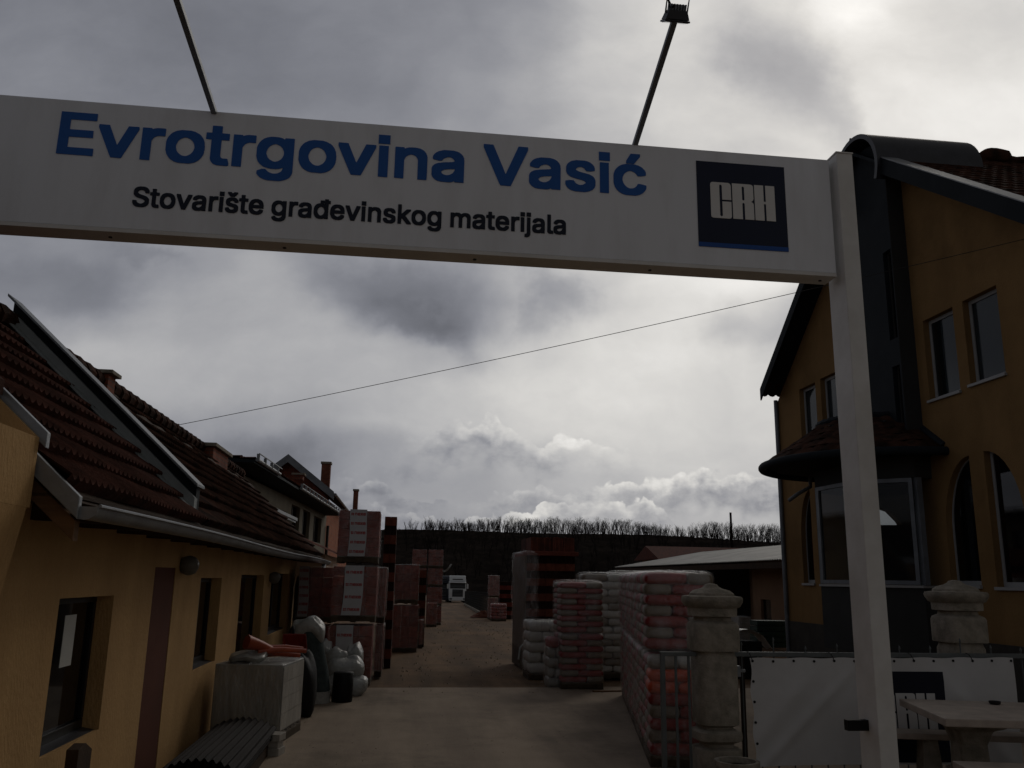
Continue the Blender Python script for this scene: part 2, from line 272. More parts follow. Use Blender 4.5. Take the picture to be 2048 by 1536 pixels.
mat('truck_white', (.62, .64, .64), .3, .05, 2, .0, 10, .5, coat=.5)
mat('truck_dark', (.03, .035, .05), .35, .1, 2, coat=.5)
mat('hose', (.34, .34, .31), .5, .1, 5)
mat('wire', (.02, .02, .02), .6, .1, 5)
mat('lamp_globe', (.14, .13, .11), .35, .1, 4)
mat('lens_glass', (.10, .11, .12), .1, .1, 4, .0, 10, .6)
mat('bark', (.010, .008, .007), 1, .3, .5, spec=0)
mat('thicket', (.011, .009, .008), .98, .4, .25)
mat('meadow', (.035, .028, .015), 1, .35, .03, spec=0, c2=(.022, .018, .010))
mat('hill_dark', (.022, .018, .016), 1, .4, .06, spec=0)
mat('green_crate', (.02, .045, .035), .6, .3, 5)
mat('tarp', (.60, .60, .58), .4, .1, 6, .5, 14)
mat('red_heap', (.14, .05, .03), .95, .4, 6, .6, 30)
mat('far_fence', (.035, .035, .033), .8, .2, 5)
brickmat('brick_wall', (.17, .045, .028), (.23, .07, .04), (.10, .08, .065), .26, .19)
brickmat('brick_orange_wall', (.32, .10, .05), (.38, .13, .06), (.22, .17, .13), .26, .21)
brickmat('chimney_brick', (.20, .06, .035), (.27, .09, .05), (.12, .09, .075), .24, .08)
glassmat('glass_dark', .55); glassmat('glass_clear', .80); glassmat('glass_black', .25, (.006, .006, .007))
filmmat('film', .02, .20); filmmat('film_heavy', .16, .50, 6., (.46, .38, .36), .28); filmmat('film_brick', .0, .13, 8.); filmmat('film_thin', .02, .18, 9.)
# ------------------------------------------------------------------ mesh helpers (yard coordinates; base is taken off when linked)
class MB:
    def __init__(s): s.v = []; s.f = []; s.t = []; s.smooth = False; s.uvy = None
    def add(s, vs, fs, tint=None):
        o = len(s.v); s.v += [tuple(p) for p in vs]; s.f += [tuple(i+o for i in f) for f in fs]
        s.t += [rnd.random() if tint is None else tint]*len(fs); return s
    def hexa(s, p, tint=None):   # 8 corners, bottom ring then top ring
        return s.add(p, [(3, 2, 1, 0), (4, 5, 6, 7), (0, 1, 5, 4), (1, 2, 6, 5), (2, 3, 7, 6), (3, 0, 4, 7)], tint)
    def box(s, x0, x1, y0, y1, z0, z1, tint=None):
        return s.hexa([(x0, y0, z0), (x1, y0, z0), (x1, y1, z0), (x0, y1, z0), (x0, y0, z1), (x1, y0, z1), (x1, y1, z1), (x0, y1, z1)], tint)
    def beam(s, a, b, w, h, up=(0, 0, 1), tint=None):
        a, b = Vector(a), Vector(b); d = (b-a).normalized(); u = Vector(up)
        if abs(d.dot(u)) > .98: u = Vector((0, 1, 0))
        r = d.cross(u).normalized()*w/2; u = r.cross(d).normalized()*h/2
        return s.hexa([a-r-u, a+r-u, b+r-u, b-r-u, a-r+u, a+r+u, b+r+u, b-r+u], tint)
    def tube(s, pts, r, n=8, cap=True, closed=False):
        pts = [Vector(p) for p in pts]; k = len(pts); vs = []; prev = None
        for i, p in enumerate(pts):
            if closed: d = pts[(i+1) % k]-pts[i-1]
            else: d = pts[min(i+1, k-1)]-pts[max(i-1, 0)]
            d.normalize(); u = prev if prev is not None else (Vector((0, 0, 1)) if abs(d.z) < .9 else Vector((1, 0, 0)))
            e1 = (u-d*u.dot(d)).normalized(); prev = e1; e2 = d.cross(e1); rr = r[i] if isinstance(r, (list, tuple)) else r
            vs += [p+e1*rr*cos(2*pi*j/n)+e2*rr*sin(2*pi*j/n) for j in range(n)]
        fs = [(i*n+j, i*n+(j+1) % n, ((i+1) % k)*n+(j+1) % n, ((i+1) % k)*n+j) for i in range(k if closed else k-1) for j in range(n)]
        if cap and not closed: fs += [tuple(range(n))[::-1], tuple(range((k-1)*n, k*n))]
        return s.add(vs, fs)
    def lathe(s, c, prof, n=24, sq=2., rot=0.):
        vs = []
        for r, z in prof:
            for j in range(n):
                a = 2*pi*j/n+rot; ca, sa = cos(a), sin(a); k = (abs(ca)**sq+abs(sa)**sq)**(-1/sq) if sq != 2 else 1
                vs.append((c[0]+r*k*ca, c[1]+r*k*sa, c[2]+z))
        m = len(prof); fs = [(i*n+j, i*n+(j+1) % n, (i+1)*n+(j+1) % n, (i+1)*n+j) for i in range(m-1) for j in range(n)]
        fs += [tuple(range(n))[::-1], tuple(range((m-1)*n, m*n))]; return s.add(vs, fs)
    def prism(s, pts, vec):      # closed planar polygon swept along vec
        n = len(pts); v = Vector(vec); vs = [Vector(p) for p in pts]+[Vector(p)+v for p in pts]
        return s.add(vs, [tuple(range(n))[::-1], tuple(range(n, 2*n))]+[(i, (i+1) % n, n+(i+1) % n, n+i) for i in range(n)])
    def grid(s, fn, nu, nv, tintfn=None, wrap=False):
        o = [fn(i/nu, j/nv) for j in range(nv+1) for i in range(nu+(0 if wrap else 1))]; W = nu if wrap else nu+1
        for j in range(nv):
            pass
        b = len(s.v); s.v += [tuple(p) for p in o]
        for j in range(nv):
            for i in range(nu):
                s.f.append((b+j*W+i, b+j*W+(i+1) % W, b+(j+1)*W+(i+1) % W, b+(j+1)*W+i)); s.t.append(tintfn(i, j) if tintfn else .5)
        return s
    def pillow(s, x0, x1, y0, y1, z0, z1, n=10, m=6, e=.45, droop=.0, wob=.012, seed=0):
        r_ = random.Random(seed); ph = [r_.random()*6.28 for _ in range(6)]
        cx, cy, cz = (x0+x1)/2, (y0+y1)/2, (z0+z1)/2; a, b, c = (x1-x0)/2, (y1-y0)/2, (z1-z0)/2
        sg = lambda v, p: math.copysign(abs(v)**p, v)
        def fn(u, v):
            th = 2*pi*u; f = -pi/2+pi*v; cf = sg(cos(f), .62 if e > .3 else .38); k = 1+wob*6*sin(3*th+ph[0])*sin(2*f+ph[1])*.5
            x = a*cf*sg(cos(th), e); y = b*cf*sg(sin(th), e); z = c*sg(sin(f), .75)*k
            z += wob*sin(5*x/a+ph[2])+wob*sin(4*y/b+ph[3])-droop*((x/a)**2)
            return (cx+x*(1+wob*sin(9*v+ph[4])), cy+y, cz+z)
        return s.grid(fn, n*2, m, wrap=True)
def link(o, parent=None):
    COL.objects.link(o)
    if parent is not None: o.parent = parent
    return o
def mkmesh(name, mb, material, off, smooth=None):
    me = bpy.data.meshes.new(name); me.from_pydata([(a-off[0], b-off[1], c-off[2]) for a, b, c in mb.v], [], mb.f)
    at = me.attributes.new('tint', 'FLOAT', 'FACE'); at.data.foreach_set('value', mb.t)
    mats = material if isinstance(material, (list, tuple)) else [material]
    for q in mats: me.materials.append(MATS[q])
    bm = bmesh.new(); bm.from_mesh(me); bmesh.ops.recalc_face_normals(bm, faces=bm.faces); bm.to_mesh(me); bm.free()
    if smooth is not None: me.shade_smooth(); me.set_sharp_from_angle(angle=R(smooth))
    return me
def T(name, label, cat, base, group=None, kind=None, rot=0.):
    o = bpy.data.objects.new(name, None); link(o); o.empty_display_size = .2
    o.location = world(base); o.rotation_euler = (0, 0, PSI+rot); o['yb'] = tuple(base); o['label'] = label; o['category'] = cat
    if group: o['group'] = group
    if kind: o['kind'] = kind
    return o
def P(name, mb, material, parent, smooth=None, bev=0., label=None, local=False):
    r = parent
    while r.parent is not None: r = r.parent
    off = (0, 0, 0) if local else tuple(r['yb'])
    o = bpy.data.objects.new(name, mkmesh(name, mb, material, off, smooth)); link(o, parent)
    if bev:
        b = o.modifiers.new('b', 'BEVEL'); b.width = bev; b.segments = 2; b.limit_method = 'ANGLE'
    if label: o['label'] = label
    return o
def ONE(name, label, cat, mb, material, base, group=None, smooth=None, bev=0., rot=0., local=False, kind=None):   # a thing that is one mesh
    o = bpy.data.objects.new(name, mkmesh(name, mb, material, (0, 0, 0) if local else base, smooth)); link(o)
    o.location = world(base); o.rotation_euler = (0, 0, PSI+rot); o['yb'] = tuple(base)
    if label: o['label'] = label
    if cat: o['category'] = cat
    if group: o['group'] = group
    if kind: o['kind'] = kind
    if bev:
        b = o.modifiers.new('b', 'BEVEL'); b.width = bev; b.segments = 2; b.limit_method = 'ANGLE'
    return o
def copy_tree(o, parent=None):
    c = o.copy(); COL.objects.link(c)
    if parent is not None: c.parent = parent
    for ch in list(o.children): copy_tree(ch, c)
    return c
def dup(o, base, label, rot=None):
    c = copy_tree(o); c.location = world(base); c['yb'] = tuple(base); c['label'] = label
    if rot is not None: c.rotation_euler = (0, 0, PSI+rot)
    return c
def sheet(outer, holes, t, fmap):     # flat slab with holes: polygons in (a, b), thickness t, fmap(a, b, c) -> point
    cu = bpy.data.curves.new('s', 'CURVE'); cu.dimensions = '2D'; cu.fill_mode = 'BOTH'; cu.extrude = t/2
    for poly in [outer]+holes:
        sp = cu.splines.new('POLY'); sp.points.add(len(poly)-1); sp.use_cyclic_u = True
        for q, p in zip(sp.points, poly): q.co = (p[0], p[1], 0, 1)
    ob = bpy.data.objects.new('s', cu); COL.objects.link(ob); dg = bpy.context.evaluated_depsgraph_get(); me = bpy.data.meshes.new_from_object(ob.evaluated_get(dg))
    mb = MB(); mb.add([fmap(v.co.x, v.co.y, v.co.z+t/2) for v in me.vertices], [tuple(p.vertices) for p in me.polygons], .5)
    bpy.data.objects.remove(ob); bpy.data.curves.remove(cu); bpy.data.meshes.remove(me); return mb
def weld(mb):
    key = {}; idx = []; vs = []
    for v in mb.v:
        k = tuple(round(c, 5) for c in v)
        if k not in key: key[k] = len(vs); vs.append(v)
        idx.append(key[k])
    f2 = []; t2 = []
    for f, t in zip(mb.f, mb.t):
        g = [idx[i] for i in f]; h = [g[i] for i in range(len(g)) if g[i] != g[i-1]]
        if len(set(h)) >= 3: f2.append(tuple(h)); t2.append(t)
    mb.v, mb.f, mb.t = vs, f2, t2; return mb
def arc(cx, cy, r, a0, a1, n=14, ry=None): ry = ry or r; return [(cx+r*cos(R(a0+(a1-a0)*i/n)), cy+ry*sin(R(a0+(a1-a0)*i/n))) for i in range(n+1)]
# ---- lettering outlines (units of 1/1000 em)
GLY={'E':(419,['45,-16 388,-18 393,-13 393,72 388,76 147,76 143,81 143,206 145,209 369,211 374,215 372,302 369,304 150,304 143,309 143,428 147,432 388,432 393,437 393,522 388,526 47,526 44,524 43,-13']),
'S':(447,['164,-25 279,-26 310,-20 335,-12 379,14 396,31 416,63 427,103 427,175 424,191 416,213 399,238 388,249 360,268 335,281 304,292 222,314 179,331 157,345 146,356 138,369 136,375 142,391 157,411 182,428 207,436 229,439 260,431 294,411 309,391 318,369 318,363 322,358 416,358 419,360 421,397 418,406 418,419 409,444 393,472 369,495 344,512 307,527 275,533 175,533 125,519 104,509 75,489 58,469 42,441 33,410 33,338 36,322 45,300 66,270 97,248 122,235 154,224 244,199 288,181 314,160 324,141 319,122 308,106 275,82 241,70 210,70 182,79 157,92 135,116 128,131 124,150 119,155 25,155 22,153 21,100 32,63 52,31 69,14 94,-2 138,-20']),
'V':(480,['186,-16 294,-18 299,-13 469,453 480,487 480,522 478,525 379,526 375,524 256,181 244,145 241,143 238,145 209,231 104,524 100,526 4,526 -1,522 -1,487 4,472 170,22']),
'a':(389,['110,-24 205,-26 227,-21 252,-8 261,-20 352,-20 355,-17 357,276 354,285 354,304 342,338 321,366 302,381 283,391 239,402 146,402 130,399 83,381 55,361 43,347 31,329 22,310 22,276 27,271 80,255 114,255 121,259 136,283 149,293 174,306 196,311 214,306 233,296 249,276 254,263 250,257 243,251 224,246 208,246 199,243 139,236 80,222 64,216 39,199 21,176 13,151 13,66 21,38 38,13 58,-4 77,-15','168,66 143,73 127,83 115,101 115,110 133,130 146,138 186,149 199,149 208,152 224,152 252,158 257,154 257,144 251,126 235,97 227,90 205,75 193,70']),
'e':(404,['157,-24 262,-26 303,-14 321,-5 349,15 374,48 382,66 382,107 378,112 324,124 290,124 284,120 273,98 262,87 240,73 212,66 184,73 156,90 142,104 131,120 122,145 124,148 384,149 389,154 389,223 389,251 385,270 377,298 365,326 337,362 309,382 290,391 249,402 162,402 112,388 90,374 64,351 44,323 31,298 17,241 17,132 20,116 37,63 60,29 78,12 103,-5 121,-14','128,241 125,245 139,270 162,293 181,303 196,309 215,309 234,301 256,284 271,266 281,245 278,240']),
'g':(425,['148,-167 259,-168 278,-165 312,-153 346,-134 364,-117 380,-88 389,-63 392,-45 392,393 387,398 299,398 295,393 295,383 290,380 265,395 228,404 165,404 146,401 118,392 84,373 57,346 37,313 23,277 17,246 17,137 28,90 37,68 54,43 81,16 96,6 146,-12 159,-12 168,-15 224,-15 234,-12 246,-12 271,-3 287,7 292,2 287,-23 276,-45 249,-66 228,-74 199,-77 171,-69 149,-56 118,-24 81,-24 34,-50 32,-88 48,-113 68,-134 84,-144 109,-157','199,80 184,84 156,101 134,127 117,177 117,205 128,246 145,274 162,291 178,302 203,310 209,309 224,305 253,288 274,262 289,224 292,208 292,174 280,137 267,115 240,90 209,79']),
'i':(167,['36,-16 128,-18 133,-13 133,393 131,397 38,398 33,393 33,-13','58,425 107,423 128,432 144,453 146,459 146,506 140,522 132,533 113,542 57,542 41,536 26,518 24,512 25,450 35,436 47,427']),
'j':(167,['-25,-159 49,-160 80,-150 104,-134 117,-115 129,-87 132,-71 132,394 130,398 40,399 35,394 35,-15 27,-46 18,-57 -1,-66 -23,-66 -27,-71 -27,-156','51,426 109,424 124,429 139,444 144,457 144,510 135,529 115,541 109,543 59,543 46,539 34,530 28,523 23,510 23,457 32,438']),
'k':(381,['37,-16 127,-18 130,-15 132,118 135,125 149,136 155,134 163,125 274,-16 384,-18 387,-15 388,18 386,25 239,212 244,225 377,358 379,393 374,398 265,397 137,267 134,268 132,522 127,526 40,526 37,524 35,-13']),
'l':(189,['91,-18 184,-20 196,-17 201,-12 201,19 189,69 184,74 146,75 137,85 132,104 132,513 132,522 127,527 40,527 35,522 35,44 40,25 51,7 74,-13']),
'm':(610,['37,-16 127,-18 132,-13 132,231 135,247 143,268 162,292 184,305 199,310 215,305 227,298 241,284 250,272 254,259 254,247 257,237 257,-13 259,-16 349,-18 354,-13 354,240 362,268 373,284 384,295 402,305 418,311 434,305 452,295 467,278 476,256 476,65 476,-13 478,-16 571,-18 576,-13 576,293 573,312 564,337 548,365 534,379 505,396 474,404 399,404 384,401 359,393 337,379 321,366 284,396 255,404 184,404 155,396 137,386 133,387 132,393 127,398 40,398 35,393 35,-13']),
'n':(410,['37,-16 127,-18 132,-13 132,222 135,237 143,262 154,278 180,299 202,308 224,305 252,289 270,259 276,240 277,-15 280,-18 371,-18 374,-15 376,97 376,284 373,303 361,337 344,362 330,376 302,393 274,401 262,401 252,404 202,404 193,401 180,401 155,393 137,382 133,384 130,394 124,398 40,398 35,393 35,-13']),
'o':(415,['154,-24 256,-26 284,-18 309,-8 337,12 354,29 374,57 392,101 398,129 398,151 401,160 401,213 398,223 395,263 377,313 354,348 337,365 293,391 262,399 253,402 162,402 121,391 103,382 71,359 54,338 31,298 23,273 17,241 17,132 31,79 54,38 74,15 109,-9 131,-18','196,69 178,75 165,84 145,104 134,120 127,135 117,173 117,201 131,251 145,273 162,290 184,303 199,309 220,307 249,293 270,273 280,257 295,220 300,185 292,145 283,123 264,95 234,73 218,68']),
'r':(259,['37,-16 127,-18 132,-13 132,228 135,243 154,278 177,296 199,304 259,304 262,307 263,397 259,402 249,404 187,404 152,396 134,386 130,387 129,393 124,398 40,398 35,393 35,-13']),
's':(365,['127,-24 232,-26 260,-19 282,-11 313,9 327,23 341,45 349,70 349,141 338,173 320,196 279,219 166,248 141,263 134,273 133,279 148,296 160,305 182,312 195,312 210,307 226,296 248,263 254,259 291,259 332,268 341,273 343,276 343,307 335,332 321,354 291,382 263,395 229,402 141,402 88,386 70,374 49,354 39,338 31,316 27,301 27,245 31,229 38,210 46,198 63,181 79,170 107,158 204,134 223,126 237,116 244,104 240,95 213,73 179,65 160,70 132,87 110,124 66,124 20,113 18,70 26,45 40,23 60,2 76,-8 104,-19']),
't':(227,['120,-20 216,-22 228,-18 233,-14 233,17 221,67 216,72 169,71 155,80 145,102 145,305 150,310 219,310 222,312 223,392 219,397 148,399 145,402 145,455 145,486 141,491 50,491 45,486 45,402 41,397 -6,397 -11,392 -11,314 -6,310 41,310 45,305 45,64 48,46 57,24 75,0 97,-13']),
'v':(389,['144,-16 242,-18 248,-13 391,362 391,393 386,398 287,397 211,189 198,154 195,150 192,151 102,397 5,398 0,393 0,359 8,334 130,15']),
'x':(379,['6,-16 108,-18 114,-13 189,99 267,-16 371,-18 374,-15 374,22 257,190 257,193 367,356 369,387 369,393 364,398 264,397 260,393 195,293 189,290 122,393 117,397 14,398 11,396 11,359 105,222 120,200 121,193 4,22 3,-13']),
'ć':(396,['154,-24 256,-26 287,-17 309,-8 334,9 354,29 374,60 382,85 382,116 378,122 371,124 321,137 290,137 284,132 275,110 259,90 240,76 224,70 199,68 178,75 165,84 145,104 128,132 117,173 117,201 120,216 131,251 145,273 162,290 184,303 199,309 215,309 243,297 260,285 274,266 281,251 287,243 321,243 374,257 379,263 379,301 365,332 337,365 318,378 293,391 253,402 162,402 121,391 87,371 67,354 44,323 31,298 23,273 17,241 17,132 31,79 54,38 74,15 109,-9 131,-18','163,410 246,409 249,411 316,510 317,545 314,548 211,548 162,451 160,445 160,413']),
'đ':(424,['145,-24 240,-26 268,-17 290,-3 294,-5 295,-15 299,-19 387,-19 392,-15 392,398 396,402 437,402 442,407 442,482 437,487 394,488 392,491 392,523 387,527 331,527 294,526 292,523 292,491 287,487 185,485 182,482 181,405 178,402 153,402 128,396 90,377 60,351 44,326 31,301 23,276 17,245 17,132 23,101 31,76 51,38 81,6 112,-14','193,69 178,75 155,91 137,113 128,132 117,173 117,204 133,257 148,279 181,303 196,309 215,308 234,300 249,290 264,276 274,260 289,220 292,204 292,176 280,132 260,98 228,73 212,68','287,382 257,398 257,401 262,402 289,401 292,398 292,385']),
'š':(365,['127,-24 232,-26 260,-19 282,-11 313,9 327,23 341,45 349,70 349,141 338,173 320,196 279,219 166,248 141,263 134,273 133,279 148,296 160,305 182,312 195,312 210,307 226,296 248,263 254,259 291,259 332,268 341,273 343,276 343,307 335,332 321,354 291,382 263,395 229,402 141,402 88,386 70,374 49,354 39,338 31,316 27,301 27,245 31,229 38,210 46,198 63,181 79,170 107,158 204,134 223,126 237,116 244,104 240,95 213,73 179,65 160,70 132,87 110,124 66,124 20,113 18,70 26,45 40,23 60,2 76,-8 104,-19','138,420 235,419 314,507 315,545 310,549 220,549 211,541 196,523 185,514 181,516 162,541 151,549 63,549 59,545 60,507 118,438']),
}
for ch_ in 'ij':      # square dots
    adv_, lps_ = GLY[ch_]; new_ = []
    for lp_ in lps_:
        q_ = [tuple(map(int, w_.split(','))) for w_ in lp_.split()]; qx, qy = [a for a, b in q_], [b for a, b in q_]
        new_.append('%d,%d %d,%d %d,%d %d,%d' % (min(qx), min(qy), max(qx), min(qy), max(qx), max(qy), min(qx), max(qy)) if min(qy) > 380 else lp_)
    GLY[ch_] = (adv_, new_)
def text_sheet(s, x, y, size, t, fmap, sx=1., track=0.):   # returns mesh of the line and its width; starts at (x, y)
    out = MB(); cx = 0
    for ch in s:
        if ch == ' ': cx += 170; continue
        adv, loops = GLY[ch]; pl = [[tuple(float(q)/1000 for q in p.split(',')) for p in l.split()] for l in loops]
        # outer loops and the holes in them are separated by area and containment
        def area(p): return sum(p[i-1][0]*p[i][1]-p[i][0]*p[i-1][1] for i in range(len(p)))/2
        def inside(q, p):
            c = False
            for i in range(len(p)):
                (xa, ya), (xb, yb) = p[i-1], p[i]
                if (ya > q[1]) != (yb > q[1]) and q[0] < xa+(q[1]-ya)*(xb-xa)/(yb-ya): c = not c
            return c
        pl = [p for p in pl if abs(area(p)) > 4e-5]
        outs = [p for p in pl if sum(inside(p[0], q) for q in pl if q is not p) % 2 == 0]; hs = [p for p in pl if p not in outs]
        M_ = lambda p: [(x+(cx/1000+a)*size*sx, y+b*size) for a, b in p]
        for o_ in outs:
            hh = [h for h in hs if inside(h[0], o_)]
            g = sheet(M_(o_), [M_(h) for h in hh], t, fmap); out.add(g.v, g.f, .5)
        cx += adv+track
    return out, cx/1000*size*sx
# ================================================================== setting
g = MB(); ys = [-60, -20, -5, 5, 15, 25, 40, 60, 90, 120, 150, 300, 800, 2500]; xs = [-2500, -600, -150, -50, -20, 0, 20, 50, 150, 600, 2500]
g.grid(lambda u, v: (xs[round(u*10)], ys[round(v*13)], gz(ys[round(v*13)])), 10, 13)
mat('dirt', (.175, .105, .055), .95, .25, .30, .6, 30, c2=(.105, .070, .042), fmin=.3, fmax=.7)
ONE('ground', None, None, g, 'dirt', (0, 0, 0), kind='structure')
def weather(name, speck, track, stain):
    """tyre tracks, stains and grit: real marks on the yard surface"""
    t = MATS[name].node_tree; b = t.nodes['Principled BSDF']; src = b.inputs['Base Color'].links[0].from_socket; tc = t.nodes.new('ShaderNodeTexCoord')
    def noise(scale, detail, stretch, rough=.6):
        mp = t.nodes.new('ShaderNodeMapping'); mp.inputs['Scale'].default_value = stretch; t.links.new(tc.outputs['Object'], mp.inputs[0]); n = t.nodes.new('ShaderNodeTexNoise'); n.inputs['Scale'].default_value = scale; n.inputs['Detail'].default_value = detail; n.inputs['Roughness'].default_value = rough; t.links.new(mp.outputs[0], n.inputs[0]); return n.outputs[0]
    def mul(src, fac, lo, hi, a, bb):
        r = t.nodes.new('ShaderNodeMapRange'); r.inputs[1].default_value = a; r.inputs[2].default_value = bb; r.inputs[3].default_value = lo; r.inputs[4].default_value = hi; t.links.new(fac, r.inputs[0])
        mx = t.nodes.new('ShaderNodeMix'); mx.data_type = 'RGBA'; mx.blend_type = 'MULTIPLY'; mx.inputs[0].default_value = 1; t.links.new(src, mx.inputs[6]); t.links.new(r.outputs[0], mx.inputs[7]); return mx.outputs[2]
    src = mul(src, noise(70, 3, (1, 1, 1)), 1-speck, 1+speck, .3, .7)
    src = mul(src, noise(1.4, 5, (1, .10, 1)), 1-track, 1+track*.5, .38, .6)
    src = mul(src, noise(.55, 6, (1, 1, 1), .7), 1-stain, 1.05, .36, .5)
    t.links.new(src, b.inputs['Base Color'])
weather('dirt', .10, .30, .25); weather('ochre', .05, .05, .10); weather('ochre_house', .05, .05, .12)
cg = MB(); cg.grid(lambda u, v: (-30+90*u, -30+47.0*v+.10*sin(u*70)*(v > .99)+.05*sin(u*151)*(v > .99), .006+(.012 if -30+47.0*v < 15 else -.012+.004)*0+.004), 90, 8)
mat('slab', (.31, .245, .18), .9, .12, .9, .3, 50, c2=(.25, .195, .145), fmin=.3, fmax=.7)
weather('slab', .08, .16, .22); ONE('concrete_apron', None, None, cg, 'slab', (0, 0, 0), kind='structure')
gv = MB()
for k in range(500):
    y = 16.2+38*rnd.random()**1.6; x = rnd.uniform(-.6+.045*y, 2.9+.045*y) if k % 3 else rnd.choice((-.5, 2.7))+.045*y+rnd.gauss(0, .25); q = rnd.uniform(.008, .03)*(1+y*.02); z = gz(y)+(.012 if y < 17 else 0)
    gv.add([(x-q, y, z), (x+q*.3, y-q, z), (x+q, y+q*.4, z), (x-q*.1, y+q, z), (x, y, z+q*.9)], [(0, 1, 4), (1, 2, 4), (2, 3, 4), (3, 0, 4)])
for k in range(260):
    x = rnd.uniform(-2.2, 3.5); y = rnd.uniform(8.5, 17); q = rnd.uniform(.004, .012); z = .0101
    gv.add([(x-q, y, z), (x+q*.3, y-q, z), (x+q, y+q*.4, z), (x-q*.1, y+q, z), (x, y, z+q*.8)], [(0, 1, 4), (1, 2, 4), (2, 3, 4), (3, 0, 4)])
ONE('loose_gravel', 'loose small stones scattered over the yard track', 'gravel', gv, 'slab', (0, 0, 0), kind='stuff')
# hill with a wooded ridge
HY = 500.
def hill_top(x):    # ridge height by its place along x'
    px = 801+1720*x/HY
    return 26.2+.5*sin(x*.021)+.4*sin(x*.05+1)-(0 if px < 1330 else min(1.2, (px-1330)*.006))
def hz(x, y):
    t = max(0, min(1, (y-150)/(HY-150))); s_ = t*t*(3-2*t); t2 = max(0, min(1, (y-HY)/500))
    side = min(1, max(0, (x+520)/300))
    return -4+(hill_top(x)+4)*s_-8*t2+1.2*sin(x*.06+y*.03)*s_*(1-s_)*2
h = MB(); h.grid(lambda u, v: (-560+1300*u, 150+750*v*v+0*u, hz(-560+1300*u, 150+750*v*v)), 130, 60)
ONE('hill', None, None, h, 'meadow', (0, 0, 0), kind='structure')
# wood on the slope: a mass of bare crowns, one object
def bare_tree(mb, x, y, z, H, seed, dense=1., w0=.16, fan=1.):
    r_ = random.Random(seed)
    def br(p, d, L, r, lev):
        q = p+d*L; rr = r*.62
        side = Vector((d.z, .3, -d.x)); side = side.normalized() if side.length > .1 else Vector((1, 0, 0)); s2 = d.cross(side).normalized()
        b = len(mb.v); mb.v += [tuple(p+side*r), tuple(p-side*r*.5+s2*r*.87), tuple(p-side*r*.5-s2*r*.87), tuple(q+side*rr), tuple(q-side*rr*.5+s2*rr*.87), tuple(q-side*rr*.5-s2*rr*.87)]
        mb.f += [(b, b+1, b+4, b+3), (b+1, b+2, b+5, b+4), (b+2, b, b+3, b+5)]; mb.t += [.5]*3
        if lev == 0: return
        k = 3 if lev > 1 else (4 if dense > .9 else 3)
        for i in range(k):
            a = r_.random()*6.28; sp = (.24+.30*r_.random())*fan
            dd = (d+Vector((cos(a)*sp, sin(a)*sp, .12+.16*r_.random()))).normalized()
            br(p+d*L*(.45+.55*(i+1)/k), dd, L*(.56+.22*r_.random()), rr*.82, lev-1)
    br(Vector((x, y, z)), Vector((.06*(r_.random()-.5), .06*(r_.random()-.5), 1)).normalized(), H*.38, w0, 5 if dense > .9 else 3)
wood = MB()
for k in range(900):
    x = -60+330*rnd.random(); y = 195+290*rnd.random()**.7
    px = 801+1720*x/y
    if px < 800+ (HY-y)*.05 and rnd.random() < .85: continue
    if px > 1640: continue
    bare_tree(wood, x, y, hz(x, y)-.5, 6+4*rnd.random(), k, .5, .16)
for k in range(650):
    px_ = rnd.uniform(850, 1650); y = rnd.uniform(478, 497); p = ay(px_, 1080, y); bare_tree(wood, p.x, y, hz(p.x, y)-.3, rnd.uniform(3.0, 9.0), 900+k, .5, .15, 1.2)
hd = MB(); hd.grid(lambda u, v: (-30+330*u+ (0 if u > .02 else 6*sin(v*40)), 175+324*v, hz(-30+330*u, 175+324*v)+.2+1.1*(rnd.random())*(1 if .01 < v < .95 else .1)-(.9 if (u < .004 or v < .01) else 0)), 210, 110)
wood.add(hd.v, hd.f, .5)
ONE('woodland', 'dark bare wood covering the hillside below the ridge', 'woodland', wood, 'hill_dark', (0, 0, 0), kind='stuff')
# ridge trees, each its own
variants = []
for k in range(7):
    mb = MB(); bare_tree(mb, 0, 0, 0, 10.5, 100+k*3, 1., .21, .85+.12*(k % 3)); zm_ = sorted(q[2] for q in mb.v)[int(len(mb.v)*.99)]; mb.v = [(a*1.1, b*1.1, c*10/zm_) for a, b, c in mb.v]; variants.append(mkmesh('bare_tree', mb, 'bark', (0, 0, 0)))
tops = [(868, 1066), (885, 1056), (900, 1048), (930, 1042), (960, 1038), (1000, 1036), (1050, 1036), (1100, 1034), (1150, 1036), (1200, 1036), (1250, 1040), (1280, 1042), (1310, 1050), (1330, 1057), (1345, 1062), (1398, 1060), (1406, 1046), (1450, 1046), (1500, 1048), (1540, 1050), (1580, 1052), (1640, 1050)]
def top_at(px):
    for (a, b), (c, d) in zip(tops, tops[1:]):
        if a <= px <= c: return b+(d-b)*(px-a)/(c-a)
    return 1050
px = 868; k = 0; last = None
while px < 1650:
    y = HY-4+rnd.uniform(-10, 10); p0 = ay(px, 1075, y); x = p0.x; zb = hz(x, y)-.4
    ztop = ay(px, top_at(px)+rnd.uniform(-4, 9)-2*sin(px*.045), y).z; hgt = max(2., ztop-zb)
    zone = 'at the left end of the wooded ridge' if px < 930 else 'on the left half of the ridge above the truck' if px < 1060 else 'on the ridge above the brick stacks' if px < 1200 else 'on the ridge right of centre' if px < 1345 else 'on the lower right ridge beside the ochre house'
    o = bpy.data.objects.new('bare_tree', variants[k % 7]); COL.objects.link(o); o.location = world((x, y, zb)); sc_ = hgt/10
    o.scale = (sc_*rnd.uniform(.8, 1.1),)*2+(sc_,); o.rotation_euler = (0, 0, rnd.random()*6.28)
    o['label'] = 'leafless dark tree '+zone; o['category'] = 'tree'; o['group'] = 'bare trees '+zone; o['yb'] = (x, y, zb)
    px += rnd.uniform(1.8, 4.2)*(1 if not 1345 < px < 1398 else 1.3); k += 1
